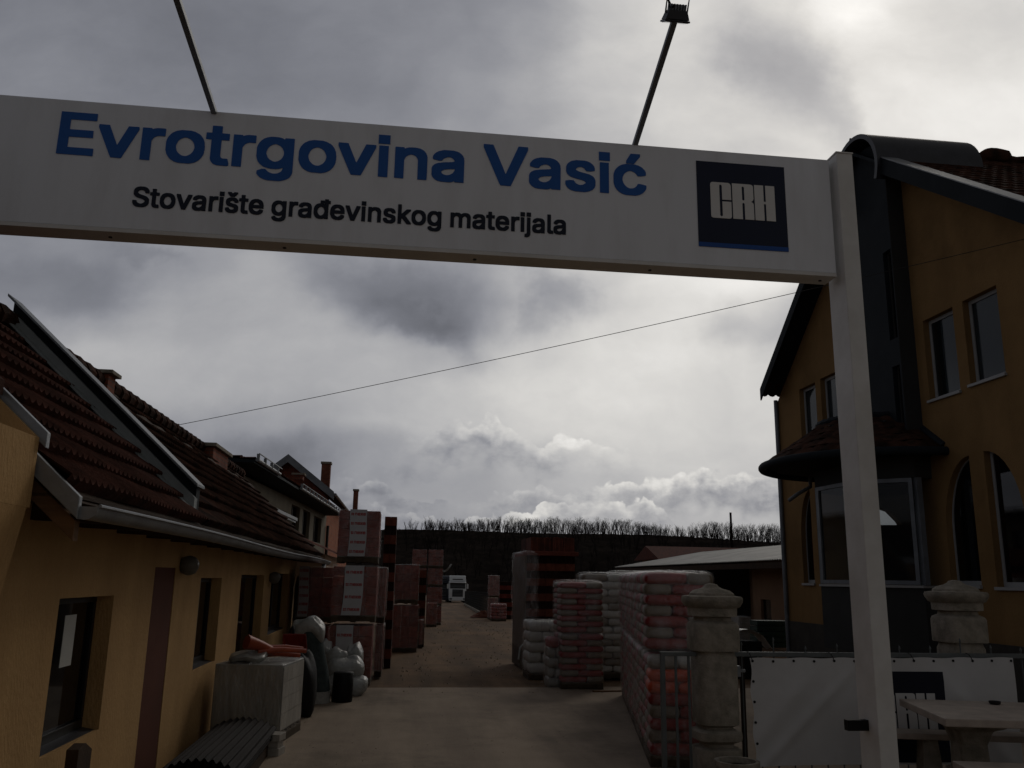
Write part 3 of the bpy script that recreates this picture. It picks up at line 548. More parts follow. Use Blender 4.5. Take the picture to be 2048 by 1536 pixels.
o = bpy.data.objects.new('bare_tree', variants[2]); COL.objects.link(o); p = ay(845, 1069, HY); o.location = world((p.x, p.y, hz(p.x, p.y)-.3)); o.scale = (.28, .28, .36)
o['label'] = 'lone tiny tree on the open crest left of the wood'; o['category'] = 'tree'
# ================================================================== sign gantry
YS = 5.5
def S(px, py, y=YS): return ay(px, py, y)
ztop, zbot = S(1660, 320).z, (S(1665, 541).z+S(0, 453).z)/2+.01
xr = S(1664, 420).x
mb = MB(); mb.box(-4.35, xr, YS, YS+.17, zbot, ztop)
sign = T('gantry_sign', 'long white overhead sign board with blue lettering spanning the yard entrance', 'sign', (0, YS, 0))
P('sign_board', mb, 'sign_face', sign, bev=.004)
mb = MB(); mb.box(-4.35, xr-.002, YS-.004, YS+.174, zbot-.028, zbot-.002); P('bottom_trim', mb, 'post_paint', sign)
fm = lambda a, b, c: (a, YS-.0045+c, b)
def fitline(s, pl, pr, ptop, pbase, nm, mt):
    a, b = S(*pl), S(*pr); zt, zb = S(*ptop).z, S(*pbase).z; size = (zt-zb)/.522; _, wn_ = 0, 0
    wn_ = sum((170 if ch == ' ' else GLY[ch][0]) for ch in s)/1000*size
    mbt, _ = text_sheet(s, a.x, zb+.006*size, size, .003, fm, (b.x-a.x)/wn_*1.005); P(nm, mbt, mt, sign)
fitline('Evrotrgovina Vasić', (103, 305), (1290, 392), (118, 224), (105, 305), 'company_lettering', 'blue_letter')
fitline('Stovarište građevinskog materijala', (262, 410), (1130, 470), (275, 374), (265, 412), 'slogan_lettering', 'black_letter')
# logo square
qa, qb, qc, qd = S(1392.5, 322), S(1567.5, 334.5), S(1577, 503.5), S(1396.5, 493)
lx0, lx1, lz1, lz0 = (qa.x+qd.x)/2, (qb.x+qc.x)/2, (qa.z+qb.z)/2, (qc.z+qd.z)/2
def logo_mb(fmp, x0, x1, z0, z1, t):
    L = lambda u, v: (x0+(x1-x0)*u, z1-(z1-z0)*v)
    out = MB()
    def pl(pts, holes=[]):
        g_ = sheet([L(*p) for p in pts], [[L(*p) for p in h_] for h_ in holes], t, fmp); out.add(g_.v, g_.f, .5)
    C = [(.148, .275), (.152, .255), (.17, .243), (.35, .243), (.372, .255), (.378, .28), (.378, .443), (.278, .443), (.278, .285), (.272, .272), (.262, .268), (.252, .272), (.248, .285), (.248, .628), (.254, .638), (.262, .641), (.272, .638), (.278, .628), (.278, .465), (.378, .465), (.378, .635), (.372, .652), (.355, .662), (.17, .662), (.152, .652), (.148, .635)]
    pl(C)
    pl([(.393, .243), (.60, .243), (.622, .252), (.63, .272), (.63, .41), (.622, .432), (.602, .447), (.624, .462), (.63, .482), (.63, .658), (.528, .658), (.528, .478), (.521, .466), (.508, .466), (.501, .478), (.501, .658), (.393, .658)], [[(.501, .285), (.507, .273), (.521, .273), (.528, .285), (.528, .425), (.521, .437), (.508, .437), (.501, .425)]])
    pl([(.643, .243), (.745, .243), (.745, .435), (.769, .435), (.769, .243), (.872, .243), (.872, .658), (.769, .658), (.769, .462), (.745, .462), (.745, .658), (.643, .658)])
    return out
mb = MB(); mb.box(lx0, lx1, YS-.0035, YS-.0005, lz0, lz1); lg = P('logo_panel', mb, 'navy', sign)
P('logo_letters', logo_mb(lambda a, b, c: (a, YS-.0075+c, b), lx0, lx1, lz0, lz1, .003), 'white_paint', lg)
mb = MB(); mb.box(lx0, lx1, YS-.0055, YS-.0037, lz0, lz0+(lz1-lz0)*.05); P('logo_stripe', mb, 'logo_blue', lg)
mb = MB()
for q in [(222, 457), (570, 478), (950, 500), (1300, 520), (1640, 541)]:
    p = S(*q, YS+.08); mb.lathe((p.x, YS+.09, zbot-.034), [(.012, 0), (.012, .006)], 8)
P('bolt_row', mb, 'dark_metal', sign)
# posts
def post(xa, label):
    t = T('sign_post', label, 'post', (xa, YS-.04, -.4)); mb = MB(); mb.box(xa, xa+.125, YS-.05, YS+.19, -.4, ztop+.035); P('post_shaft', mb, 'post_paint', t, bev=.006)
    mb = MB(); mb.box(xa-.004, xa+.129, YS-.054, YS+.194, ztop+.035, ztop+.045); P('post_cap', mb, 'post_paint', t)
    return t
pt = post(S(1666, 330).x+.004, 'white square steel post carrying the right end of the big sign')
mb = MB(); p = S(1700, 1450, YS+.10); mb.box(p.x-.035, pt['yb'][0]-.001, YS+.06, YS+.11, p.z-.03, p.z+.035); P('hinge_lug', mb, 'black_plastic', pt)
post(-4.5, 'white square steel post at the left end of the big sign')
# floodlights on arms
def flood(pb, ptip, label, nm):
    a = S(*pb, YS+.07); a.z = ztop-.01; b = ax(*ptip, a.x)
    if b.y > a.y: b = Vector((a.x, a.y-.9, a.z+.7))
    d = (b-a).normalized(); t = T('sign_floodlight', label, 'floodlight', tuple(a)); mb = MB(); mb.beam(a, b, .036, .036); P('arm', mb, nm, t, bev=.003)
    r = Vector((1, 0, 0)); fwd = Vector((0, .55, -.83)); up = r.cross(fwd)
    c = b+d*.05+up*.02
    def bx(cx, cy, cz, w_, d_, h_, taper=1.):
        o_ = c+r*cx+fwd*cy+up*cz; q = []
        for s_, k_ in ((-1, 1.), (1, taper)):
            for sx_, sy_ in ((-1, -1), (1, -1), (1, 1), (-1, 1)): q.append(o_+r*w_*sx_*(k_)+up*h_*sy_*k_+fwd*d_*s_)
        return q
    mb = MB(); mb.hexa(bx(0, .02, 0, .058, .028, .045, 1.3)); mb.hexa(bx(0, .056, 0, .080, .006, .062)); P('lamp_body', mb, 'dark_metal', t, bev=.004)
    mb = MB(); mb.hexa(bx(0, .0635, 0, .070, .0012, .052)); P('lens', mb, 'lens_glass', t)
    mb = MB()
    for k_ in range(6): mb.hexa(bx(-.045+.018*k_, -.025, 0, .003, .018, .045))
    P('cooling_fins', mb, 'dark_metal', t)
    mb = MB(); mb.tube([c+r*.068+fwd*.01, c+r*.07-fwd*.08, c-r*.07-fwd*.08, c-r*.068+fwd*.01], .006, 6); P('bracket', mb, 'dark_metal', t)
    mb = MB(); mb.tube([c-fwd*.02-r*.03, c-fwd*.09-r*.07+up*.02, c-fwd*.08-r*.08-up*.04, b-r*.02], .005, 6); P('cable', mb, 'black_plastic', t, 30)
flood((1266, 286), (1350, 38), 'dark floodlight on a slanting arm above the right part of the sign', 'zinc_dark')
flood((434, 219), (345, -30), 'floodlight arm rising from the left part of the sign', 'zinc_dark')
# ================================================================== left building
XW = -2.35; XE = -1.9; ZE = 2.37; XR = -4.05; ZR = 4.47; YV = 5.30; YM = 8.9; YF = 22.2
pitch = (ZR-ZE-.16)/(XE-XR)
rz = lambda x: ZE+.06+pitch*(XE-x)
lb = T('stone_store_building', 'low ochre building with red tiled roof along the left of the yard', 'building', (-3, 13, 0)); lb.name = 'store_building'
wins = [((120, 228), 1194, 1461, 'w'), ((402, 444), 1156, 1328, 'w'), ((483, 529), 1150, None, 'd'), ((544, 578), 1147, 1258, 'w')]
W = []
for (xa, xb), ptp, pbt, kd in wins:
    ya, yb_ = ax(xa, ptp, XW).y, ax(xb, ptp, XW).y; zt = ax((xa+xb)/2, ptp, XW).z; zb_ = .02 if kd == 'd' else {1461: .77, 1328: .90, 1258: .93}[pbt]
    W.append((ya, yb_, zb_, zt, kd))
s0, s1 = ax(311, 1134, XW).y, ax(352, 1136, XW).y; sz = 2.06
outer = [(-1.5, -.3), (20.4, -.3), (20.4, 2.60), (5.35, 2.60), (5.35, 2.78), (-1.5, 2.78)]
holes = [[(a, c), (b, c), (b, d), (a, d)] for a, b, c, d, k_ in W]+[[(s0, -.2), (s1, -.2), (s1, sz), (s0, sz)]]
wl = sheet(outer, holes, .30, lambda a, b, c: (XW-c, a, b)); wall = P('wall', wl, 'ochre', lb)
mb = MB(); mb.box(XW-.34, XW-.305, -1.5, 20.4, -.3, 2.7); mb.box(-6.0, XW-.305, 20.1, 20.4, -.3, 2.5); mb.box(-6.0, -5.9, -1.5, 20.4, -.3, 2.4)
P('inner_wall', mb, 'dark_inside', lb)
mb = MB(); mb.box(XW-.30, XW-.006, s0+.001, s1-.001, -.2, sz-.001); P('recessed_panel', mb, 'maroon', lb)
for i, (ya, yb_, za, zt, kd) in enumerate(W):
    xg = XW-.13; fr = MB()
    fw = .055
    for (y0, y1, z0, z1) in ((ya, yb_, za, za+fw*1.6), (ya, yb_, zt-fw, zt), (ya, ya+fw, za+fw*1.6, zt-fw), (yb_-fw, yb_, za+fw*1.6, zt-fw)): fr.box(xg-.06, xg, y0+.002, y1-.002, z0+.002, z1-.002)
    if i in (1, 3): fr.box(xg-.05, xg-.005, (ya+yb_)/2-.03, (ya+yb_)/2+.03, za+fw*1.6, zt-fw)
    o = P('door' if kd == 'd' else 'window', fr, 'black_frame', lb, bev=.004)
    pn = MB(); pn.box(xg-.035, xg-.028, ya+fw+.001, yb_-fw-.001, za+fw*1.6+.001, zt-fw-.001); P('pane', pn, 'glass_black', o)
    if kd == 'w':
        sl_ = MB(); sl_.hexa([(xg+.002, ya+.003, za-.01), (XW-.02, ya+.003, za-.03), (XW-.02, yb_-.003, za-.03), (xg+.002, yb_-.003, za-.01), (xg+.002, ya+.003, za+.02), (XW-.02, ya+.003, za-.002), (XW-.02, yb_-.003, za-.002), (xg+.002, yb_-.003, za+.02)]); P('sill', sl_, 'dark_metal', o)
    if i == 0:
        pp = MB(); y_a, y_b = ya+.50*(yb_-ya), ya+.70*(yb_-ya); pp.box(xg-.026, xg-.024, y_a, y_b, zt-.52, zt-.14); P('paper_notice', pp, 'paper', o)
        pp = MB(); pp.box(xg-.06, xg-.058, ya+.08, ya+.40*(yb_-ya), za+.1, za+.52); P('curtain', pp, 'curtain', o)
    if i in (1, 3):
        pp = MB(); pp.grid(lambda u, v: (xg-.075+.012*sin(u*40), ya+.06+u*(yb_-ya-.12), za+.1+v*(zt-za-.2)), 60, 2); P('curtain', pp, 'curtain', o)
# roof planes as real overlapping tiles
def tiles(y0, y1, x0, x1, zf, course=.33, rib=.10, n=8, sgn=1, fine=2, jag=0.):
    k = int(round(abs(x1-x0)*hypot(1, pitch)/course)); nu = max(2, int((y1-y0)/rib*n/2)); mb = MB()
    for c in range(k):
        xa, xb = x0+(x1-x0)*c/k, x0+(x1-x0)*(c+1.12)/k
        za, zb_ = zf(xa)+.080, zf(xb)+.010
        off = rnd.random()*.02
        def fn(u, v, xa=xa, xb=xb, za=za, zb_=zb_, off=off):
            y = y0+(y1-y0)*u; ph = ((y/rib) % 1); bump = .034*max(0, 1-abs(ph-.5)*3.2)
            jx = .012*sin(y*3.1+c*2.)+jag*math.sin(y*17.3+c*7.7)
            if v < .01: return (xa+jx+(x1-x0)/abs(x1-x0)*.06, y, za-.045)
            t = (v-.34)/.66 if v > .34 else 0
            return (xa+jx+(xb-xa)*t, y, za+(zb_-za)*t+bump+.006*sin(y*1.3+c))
        rt = [rnd.random() for _ in range(nu+2)]; tw = rib*3
        mb.grid(fn, nu, 3, lambda i, j, rt=rt: rt[int(i*(y1-y0)/nu/tw)])
    return mb
roof = P('roof', tiles(YV, YM, XE-.02, XR+.02, rz, .31, .105, 10), 'tile', lb, 40)
P('roof', tiles(YM+.1, YF, XE-.02, XR+.02, rz, .31, .10, 6), 'tile_old', lb, 40)
mb = MB(); mb.add([(XE+.0, YV, ZE+.03), (XE, YF, ZE+.03), (XR, YF, ZR-.12), (XR, YV, ZR-.12)], [(0, 1, 2, 3)]); mb.add([(XR*2-XE, YV, ZE+.03), (XR*2-XE, YF, ZE+.03), (XR, YF, ZR-.10), (XR, YV, ZR-.10)], [(0, 1, 2, 3)])
P('roof_deck', mb, 'timber_dark', lb)
P('back_roof', tiles(YV, YF, 2*XR-XE, XR-.02, lambda x: ZE+.06+pitch*(x-2*XR+XE), .31, .3, 4), 'tile_old', lb, 40)
mb = MB(); y = YV+.2
while y < YF-.2:       # ridge caps with their humps
    hgt = .0 if y < 16 else .0
    mb.tube([(XR, y, ZR-.03), (XR, y+.10, ZR+.0), (XR, y+.34, ZR-.01)], [.125, .115, .10], 8); y += .34
P('ridge_caps', mb, 'tile_old', roof)
mb = MB()
mb.grid(lambda u, v: (XR+.10+.28*v, YM+.15+(YF-YM-.3)*u, rz(XR+.10+.28*v)+.05+.02*sin(u*90)+.015*sin(u*37+v*4)), 60, 2); P('mortar_bed', mb, 'mortar_bed', roof)
# parapet verge between the near and the far part
mb = MB(); A0, A1 = Vector((XE-.16, YM, rz(XE-.16))), Vector((XR+.02, YM, rz(XR)+.02))
mb.hexa([A0+Vector((0, 0, -.05)), A0+Vector((0, .14, -.05)), A1+Vector((0, .14, -.05)), A1+Vector((0, 0, -.05)), A0+Vector((0, 0, .17)), A0+Vector((0, .14, .17)), A1+Vector((0, .14, .19)), A1+Vector((0, 0, .19))]); P('parapet', mb, 'flashing', lb, bev=.006)
mb = MB(); k_ = Vector((0, 0, 1))
mb.hexa([A0+Vector((.03, -.07, .27)), A0+Vector((.03, .26, .27)), A1+Vector((-.02, .26, .31)), A1+Vector((-.02, -.07, .31)), A0+Vector((.03, -.07, .30)), A0+Vector((.03, .26, .30)), A1+Vector((-.02, .26, .34)), A1+Vector((-.02, -.07, .34))]); P('parapet_coping', mb, 'zinc_dark', lb, bev=.004)
mb = MB(); mb.hexa([A0+Vector((.0, .05, .0)), A0+Vector((.0, .20, .0)), A1+Vector((0, .20, .04)), A1+Vector((0, .05, .04)), A0+Vector((.0, .05, .27)), A0+Vector((.0, .20, .27)), A1+Vector((0, .20, .31)), A1+Vector((0, .05, .31))]); P('parapet_neck', mb, 'anthracite', lb)  # neck coloured dark to paint the shadow under the coping overhang
mb = MB(); mb.hexa([A0+Vector((.0, -.12, .035)), A0+Vector((.0, -.001, .035)), A1+Vector((0, -.001, .06)), A1+Vector((0, -.12, .06)), A0+Vector((.0, -.12, .05)), A0+Vector((.0, -.001, .06)), A1+Vector((0, -.001, .09)), A1+Vector((0, -.12, .075))]); P('flashing_strip', mb, 'flashing', lb)
# near verge board, its timber and the higher near wing
def verge(y, xa, xb, dz, hgt, mt, nm, par, dep=.05):
    mb = MB(); a, b = Vector((xa, y, rz(xa)+dz)), Vector((xb, y, rz(xb)+dz)); v = Vector((0, dep, 0)); h_ = Vector((0, 0, hgt)); mb.hexa([a, a+v, b+v, b, a+h_, a+v+h_, b+v+h_, b+h_]); return P(nm, mb, mt, par, bev=.004)
verge(YV-.06, XE+.05, -2.40, -.09, .13, 'zinc', 'verge_board', lb)
verge(YV+.0, XE+.02, -2.34, -.24, .12, 'timber', 'verge_timber', lb, .08)
wing = T('ochre_wing', 'higher near wing of the ochre building at the left picture edge', 'building', (-3, 3, 0))
mb = MB(); mb.box(XW-.3, XW+.004, -1.5, 5.349, 2.9, 3.02)
# wing roof: same pitch, .42 higher
WD = .17; mb = MB(); a = Vector((XW+.02, -1.5, rz(XW+.02)+WD)); b = Vector((XR, -1.5, rz(XR)+WD)); v = Vector((0, 6.70, 0)); h_ = Vector((0, 0, .09)); mb.hexa([a, a+v, b+v, b, a+h_, a+v+h_, b+v+h_, b+h_]); P('roof', mb, 'tile', wing)
mb = MB(); a = Vector((XE-.16, 5.21, rz(XE-.16)+WD-.05)); b = Vector((XR, 5.21, rz(XR)+WD-.05)); v = Vector((0, .05, 0)); h_ = Vector((0, 0, .09)); mb.hexa([a, a+v, b+v, b, a+h_, a+v+h_, b+v+h_, b+h_]); P('verge_board', mb, 'zinc', wing, bev=.004)
mb = MB(); a = Vector((XW-.001, 5.02, rz(XW)-.6)); mb.prism([(-2.10, 5.17, 2.35), (XR, 5.17, 2.35), (XR, 5.17, rz(XR)+WD-.02), (-2.10, 5.17, rz(-2.10)+WD-.03)], (0, .04, 0)); mb.box(XW+.002, -2.10, -1.5, 5.168, 2.35, rz(-2.10)+WD-.03); mb.hexa([(XW+.003, -1.5, .7), (XW+.006, -1.5, .7), (XW+.006, 5.168, .7), (XW+.003, 5.168, .7), (XW+.002, -1.5, 2.349), (-2.10, -1.5, 2.349), (-2.10, 5.168, 2.349), (XW+.002, 5.168, 2.349)]); P('gable_wall', mb, 'ochre', wing)

# gutter, rafters
mb = MB(); prof = [(cos(a)*.075, sin(a)*.075) for a in [pi+pi*i/8 for i in range(9)]]
pts = [(XE+.075+px_, pz_) for px_, pz_ in prof]+[(XE+.075+px_*.9, pz_*.9+.003) for px_, pz_ in prof[::-1]]
def sag(y): return .012*sin((y-YV)*.55)-.0015*(y-YV)
nseg = 24; vs = []; fs = []; np_ = len(pts)
for i in range(nseg+1):
    y = YV-.02+(22.45-YV)*i/nseg
    vs += [(a, y, ZE+sag(y)+b) for a, b in pts]
for i in range(nseg):
    for j in range(np_): fs.append((i*np_+j, i*np_+(j+1) % np_, (i+1)*np_+(j+1) % np_, (i+1)*np_+j))
fs += [tuple(range(np_)), tuple(range(nseg*np_, nseg*np_+np_))]; mb.add(vs, fs, .5); gut = P('gutter', mb, 'zinc', lb, 50)
mb = MB(); mb.tube([(XE+.155, YV-.02+(22.45-YV)*i/nseg, ZE+.004+sag(YV-.02+(22.45-YV)*i/nseg)) for i in range(nseg+1)], .011, 6); P('gutter_bead', mb, 'zinc', gut)
mb = MB(); mb.prism([(XE+.075+px_*1.02, YV-.03, ZE+pz_*1.02) for px_, pz_ in prof], (0, .012, 0)); P('gutter_end', mb, 'zinc', gut)
mb = MB(); y = 5.9
while y < 22: mb = MB(); mb.beam((XW-.02, y, ZE+.0), (XE-.02, y, ZE-.045+.03), .08, .10); P('rafter_tail', mb, 'timber_dark', lb); y += .86
mb = MB(); mb.box(XW+.0, XE-.01, YV, YF, ZE+.055, ZE+.075); P('soffit', mb, 'timber_dark', lb)
mb = MB(); yd = 20.25; mb.tube([(XE+.075, yd+1.2, ZE-.07), (XE+.075, yd+1.1, ZE-.2), (XE-.05, yd+.6, ZE-.30), (XW+.09, yd, ZE-.42), (XW+.07, yd-.1, ZE-.6), (XW+.07, yd-.1, .1)], .05, 10); P('downpipe', mb, 'zinc_dark', lb, 60)
mb = MB()
for q in [(1, 2)]:
    mb.prism([(XW, YF-.05, ZE), (2*XR-XW, YF-.05, ZE), (XR, YF-.05, ZR-.15)], (0, -.05, 0))
P('far_gable', mb, 'mortar_bed', lb)
def chimney(pxl, pxr, ptop, pbot, X, label_nm, par, mt='chimney_brick', d=.5, cap=True, nm='chimney'):
    a, b = ax(pxl, ptop, X), ax(pxr, ptop, X); zb_ = ax((pxl+pxr)/2, pbot, X).z-.5
    mb = MB(); mb.box(X-d/2, X+d/2, a.y+.05, b.y-.05, zb_, a.z-.07); c = P(nm, mb, mt, par)
    if cap: mb = MB(); mb.box(X-d/2-.06, X+d/2+.06, a.y-.02, b.y+.02, a.z-.07, a.z); P('chimney_cap', mb, 'concrete', c, bev=.005)
    return c
mb = MB(); ca, cb_ = ax(195, 742, XR), ax(238, 745, XR)
mb.box(XR-.13, XR+.13, ca.y+.05, ca.y+.33, ZR-.3, ca.z-.02); c = P('chimney', mb, 'chimney_brick', lb)
mb = MB(); mb.box(XR-.19, XR+.19, ca.y, ca.y+.38, ca.z-.02, ca.z+.03); P('chimney_cap', mb, 'concrete', c, bev=.006)
ca = ax(400, 884, XR); mb = MB(); mb.box(XR-.3, XR+.25, ca.y+.1, ca.y+1.6, ZR-.6, ca.z-.07); c = P('chimney', mb, 'chimney_brick', lb)
mb = MB(); mb.box(XR-.36, XR+.32, ca.y, ca.y+1.7, ca.z-.07, ca.z); P('chimney_cap', mb, 'concrete', c, bev=.006)
def wall_lamp(px, py, label):
    p = ax(px, py, XW+.08); t = T('wall_lamp', label, 'lamp', tuple(p), 'round lamps on the ochre wall'); mb = MB(); mb.lathe((0, 0, 0), [(.02, -.11), (.075, -.085), (.105, -.03), (.105, .03), (.07, .08), (.02, .10)], 16)
    P('lamp_globe', mb, 'lamp_globe', t, 60, local=True); mb = MB(); mb.box(-.085, -.03, -.05, .05, -.06, .06); mb.beam((-.03, 0, .0), (.0, 0, .0), .04, .04); P('lamp_bracket', mb, 'black_frame', t, local=True)
wall_lamp(378, 1130, 'round glass lamp on the ochre wall left of the second window')
wall_lamp(549, 1155, 'round glass lamp on the ochre wall right of the door')
# ================================================================== right house
SY_A, SY_B = 15.32, 17.05; XF = 10.0; RY, RZ_ = 16.4, 11.35; FE = 22.0; NE = 8.6
zl = lambda y: RZ_-.795*(y-RY)      # far slope
zn = lambda y: RZ_-.72*(RY-y)     # near slope
hs = T('ochre_house', 'tall ochre gabled house with grey stair bay and round bay window on the right', 'house', (XF+3, 16, 0))
def recth(a, b, c, d): return [(a, c), (b, c), (b, d), (a, d)]
UP = [(15.14, 14.2, 5.5, 7.1), (13.91, 12.98, 5.54, 7.11)]
f1, f2 = ax(1598, 780, XF).y, ax(1630, 765, XF).y; f3, f4 = ax(1640, 760, XF).y, ax(1684, 740, XF).y
UP2 = [(f1, f2, 5.3, 6.9), (f3, f4, 5.3, 6.92)]
yA0, yA1 = 15.0, 14.16; yB0, yB1 = 13.76, 12.9
archA = [(yA1, 2.03), (yA0, 2.03)]+[(yA1+.01+(yA0-yA1-.01)*cos(R(a)), 3.15+ (4.27-3.15)*sin(R(a))) for a in range(0, 91, 9)][0:11]
archA = [(yA1, 2.03), (yA0, 2.03), (yA0, 3.0)]+[(yA1+(yA0-yA1)*cos(R(a)), 3.0+1.30*sin(R(a))) for a in range(9, 91, 9)]
archB = [(yB1, 2.01), (yB0, 2.01), (yB0, 4.32)]+[(yB0-(yB0-yB1)*sin(R(a)), 3.0+1.32*cos(R(a))) for a in range(9, 91, 9)]
farA = [(20.35, 2.03), (20.95, 2.03), (20.95, 3.1)]+[(20.35+.60*cos(R(a)), 3.1+1.2*sin(R(a))) for a in range(9, 91, 9)]
outer = [(NE, -.4), (FE, -.4), (FE, zl(FE)-.12), (RY, RZ_-.12), (NE, zn(NE)-.12)]
holes = [[(15.7, 2.03), (18.6, 2.03), (18.6, 4.0), (15.7, 4.0)]]+[recth(b, a, c, d) for a, b, c, d in UP]+[recth(b, a, c, d) if a > b else recth(a, b, c, d) for a, b, c, d in UP2]+[archA, archB, farA]
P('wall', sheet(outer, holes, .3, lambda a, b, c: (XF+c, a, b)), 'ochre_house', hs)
# far end wall (with the arched window one sees through), back and near walls
XB = 17.5
pa = [ay(px_, py_, FE-.3) for px_, py_ in [(1700, 1050), (1712, 1028), (1735, 1015), (1756, 1014), (1780, 1022), (1800, 1042), (1805, 1050)]]
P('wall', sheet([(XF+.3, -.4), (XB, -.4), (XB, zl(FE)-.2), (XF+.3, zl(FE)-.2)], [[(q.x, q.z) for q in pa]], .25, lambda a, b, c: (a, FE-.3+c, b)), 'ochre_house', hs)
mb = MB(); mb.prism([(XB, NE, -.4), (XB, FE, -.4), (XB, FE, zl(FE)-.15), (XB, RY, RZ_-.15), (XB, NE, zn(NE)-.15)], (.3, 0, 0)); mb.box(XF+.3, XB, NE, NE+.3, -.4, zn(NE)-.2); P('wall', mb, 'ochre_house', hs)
mb = MB(); mb.box(XF+.3, XB, NE+.3, FE-.3, 4.7, 4.9); mb.box(XF+.3, XB, NE+.3, FE-.3, .5, .6); P('floor_slab', mb, 'dark_inside', hs)
mb = MB(); mb.box(XF-.035, XF-.001, NE, FE+.04, -.4, 1.08); P('plinth', mb, 'plinth', hs)
def house_window(ya, yb_, za, zb_, blind=True, poly=None, fw=.07, mt='white_frame', gl='glass_dark', dep=.12):
    y0, y1 = min(ya, yb_), max(ya, yb_); x = XF+dep
    if poly is None:
        fr = sheet([(y0+.003, za+.003), (y1-.003, za+.003), (y1-.003, zb_-.003), (y0+.003, zb_-.003)], [recth(y0+fw, y1-fw, za+fw, zb_-fw)], .07, lambda a, b, c: (x+c, a, b)); pg = recth(y0+fw, y1-fw, za+fw, zb_-fw)
    else:
        cy_, cz_ = sum(p[0] for p in poly)/len(poly), sum(p[1] for p in poly)/len(poly); k1 = lambda p, s_: (cy_+(p[0]-cy_)*s_, cz_+(p[1]-cz_)*(1-(1-s_)*.45))
        pg = [k1(p, .88) for p in poly]; fr = sheet([k1(p, .994) for p in poly], [pg], .07, lambda a, b, c: (x+c, a, b))
    o = P('window', fr, mt, hs)
    P('pane', sheet(pg, [], .008, lambda a, b, c: (x+.02+c, a, b)), gl, o)
    if poly is None:
        s_ = MB(); s_.box(XF-.05, XF+dep, y0-.03, y1+.03, za-.045, za+.002); P('sill', s_, 'white_frame', o)
    else:
        s_ = MB(); s_.box(XF-.05, XF+dep, y0-.02, y1+.02, za-.05, za+.002); P('sill', s_, 'white_frame', o)
    if blind:
        b_ = MB(); n_ = int((y1-y0-2*fw)/.03)*2; b_.grid(lambda u, v: (x+.05+.012*(int(u*n_+.5) % 2), y0+fw+.0+(y1-y0-2*fw-(.22 if blind == 2 else 0))*u, za+fw+(zb_-za-2*fw)*v), n_, 1); P('blind', b_, 'blind', o)
    return o
house_window(*UP[0], blind=2); house_window(*UP[1]); house_window(*UP2[0]); house_window(*UP2[1])
house_window(yA0, yA1, 2.03, 4.3, False, archA, gl='glass_black'); house_window(yB0, yB1, 2.01, 4.3, False, archB, gl='glass_black'); house_window(20.35, 20.95, 2.03, 4.3, False, farA, gl='glass_black')
mb = MB(); mb.box(XF+.9, XF+.92, NE+.4, 13.8, 1.0, 4.6); P('curtain', mb, 'curtain', hs)
# roof: two tiled slopes running back from the gable, overhanging it
XO = XF-.5; XBK = XB+.5
def slope_tiles(yr, ye, zf, x0, x1, course=.34, rib=.22, n=6):
    k = int(abs(ye-yr)*1.3/course); mb = MB(); nu = int((x1-x0)/rib*n/2)
    for c in range(k):
        ya, yb_ = ye+(yr-ye)*c/k, ye+(yr-ye)*(c+1.1)/k; za, zb_ = zf(ya)+.09, zf(yb_)+.05
        def fn(u, v):
            x = x0+(x1-x0)*u; bump = .028*abs(sin(pi*x/rib))**.6; t = max(0, (v-.34)/.66)
            return (x, ya+(yb_-ya)*t, za+(zb_-za)*t+(bump if v > .01 else -.05))
        rt = [rnd.random() for _ in range(nu+2)]; mb.grid(fn, nu, 3, lambda i, j: rt[int(i/n*2)])
    return mb
rf = P('roof', slope_tiles(RY, NE-.5, zn, XO+.32, XBK), 'tile_old', hs, 40); P('roof', slope_tiles(RY, FE-.20, zl, XO+.02, XBK, n=4), 'tile_old', hs, 40)
mb = MB()
for zf, ye in ((zn, NE-.5), (zl, FE-.20)):
    mb.hexa([(XO, ye, zf(ye)-.06), (XBK, ye, zf(ye)-.06), (XBK, RY, RZ_-.06), (XO, RY, RZ_-.06), (XO, ye, zf(ye)+.02), (XBK, ye, zf(ye)+.02), (XBK, RY, RZ_+.02), (XO, RY, RZ_+.02)])
P('roof_deck', mb, 'anthracite', hs)
mb = MB(); x = XO+.4
while x < XBK: mb.tube([(x, RY, RZ_+.07), (x+.1, RY, RZ_+.10), (x+.36, RY, RZ_+.08)], [.16, .145, .13], 8); x += .36
P('ridge_caps', mb, 'tile_old', rf)
mb = MB(); mb.pillow(XF+2.6, XF+3.3, RY-.2, RY+.2, RZ_+.0, RZ_+.36, 8, 6); P('ridge_end', mb, 'tile_old', rf, 60)
# gable verge: dark fascia with a pale metal capping on the near slope
def vstrip(zf, ya, yb_, x0, x1, d0, d1, nm, mt):
    mb = MB(); mb.hexa([(x0, ya, zf(ya)+d0), (x1, ya, zf(ya)+d0), (x1, yb_, zf(yb_)+d0), (x0, yb_, zf(yb_)+d0), (x0, ya, zf(ya)+d1), (x1, ya, zf(ya)+d1), (x1, yb_, zf(yb_)+d1), (x0, yb_, zf(yb_)+d1)]); return P(nm, mb, mt, hs, bev=.004)
vstrip(zn, NE-.5, SY_A-.02, XO-.04, XO-.002, -.26, .12, 'fascia', 'anthracite'); vstrip(zn, NE-.5, SY_A-.10, XO-.05, XO+.34, .122, .145, 'verge_capping', 'zinc')
vstrip(zl, FE-.20, SY_B+.05, XO-.04, XO-.002, -.22, .10, 'fascia', 'anthracite')
mb = MB(); mb.hexa([(XO, FE-.25, zl(FE-.25)-.09), (XF, FE-.25, zl(FE-.25)-.09), (XF, SY_B, zl(SY_B)-.09), (XO, SY_B, zl(SY_B)-.09), (XO, FE-.25, zl(FE-.25)-.062), (XF, FE-.25, zl(FE-.25)-.062), (XF, SY_B, zl(SY_B)-.062), (XO, SY_B, zl(SY_B)-.062)])
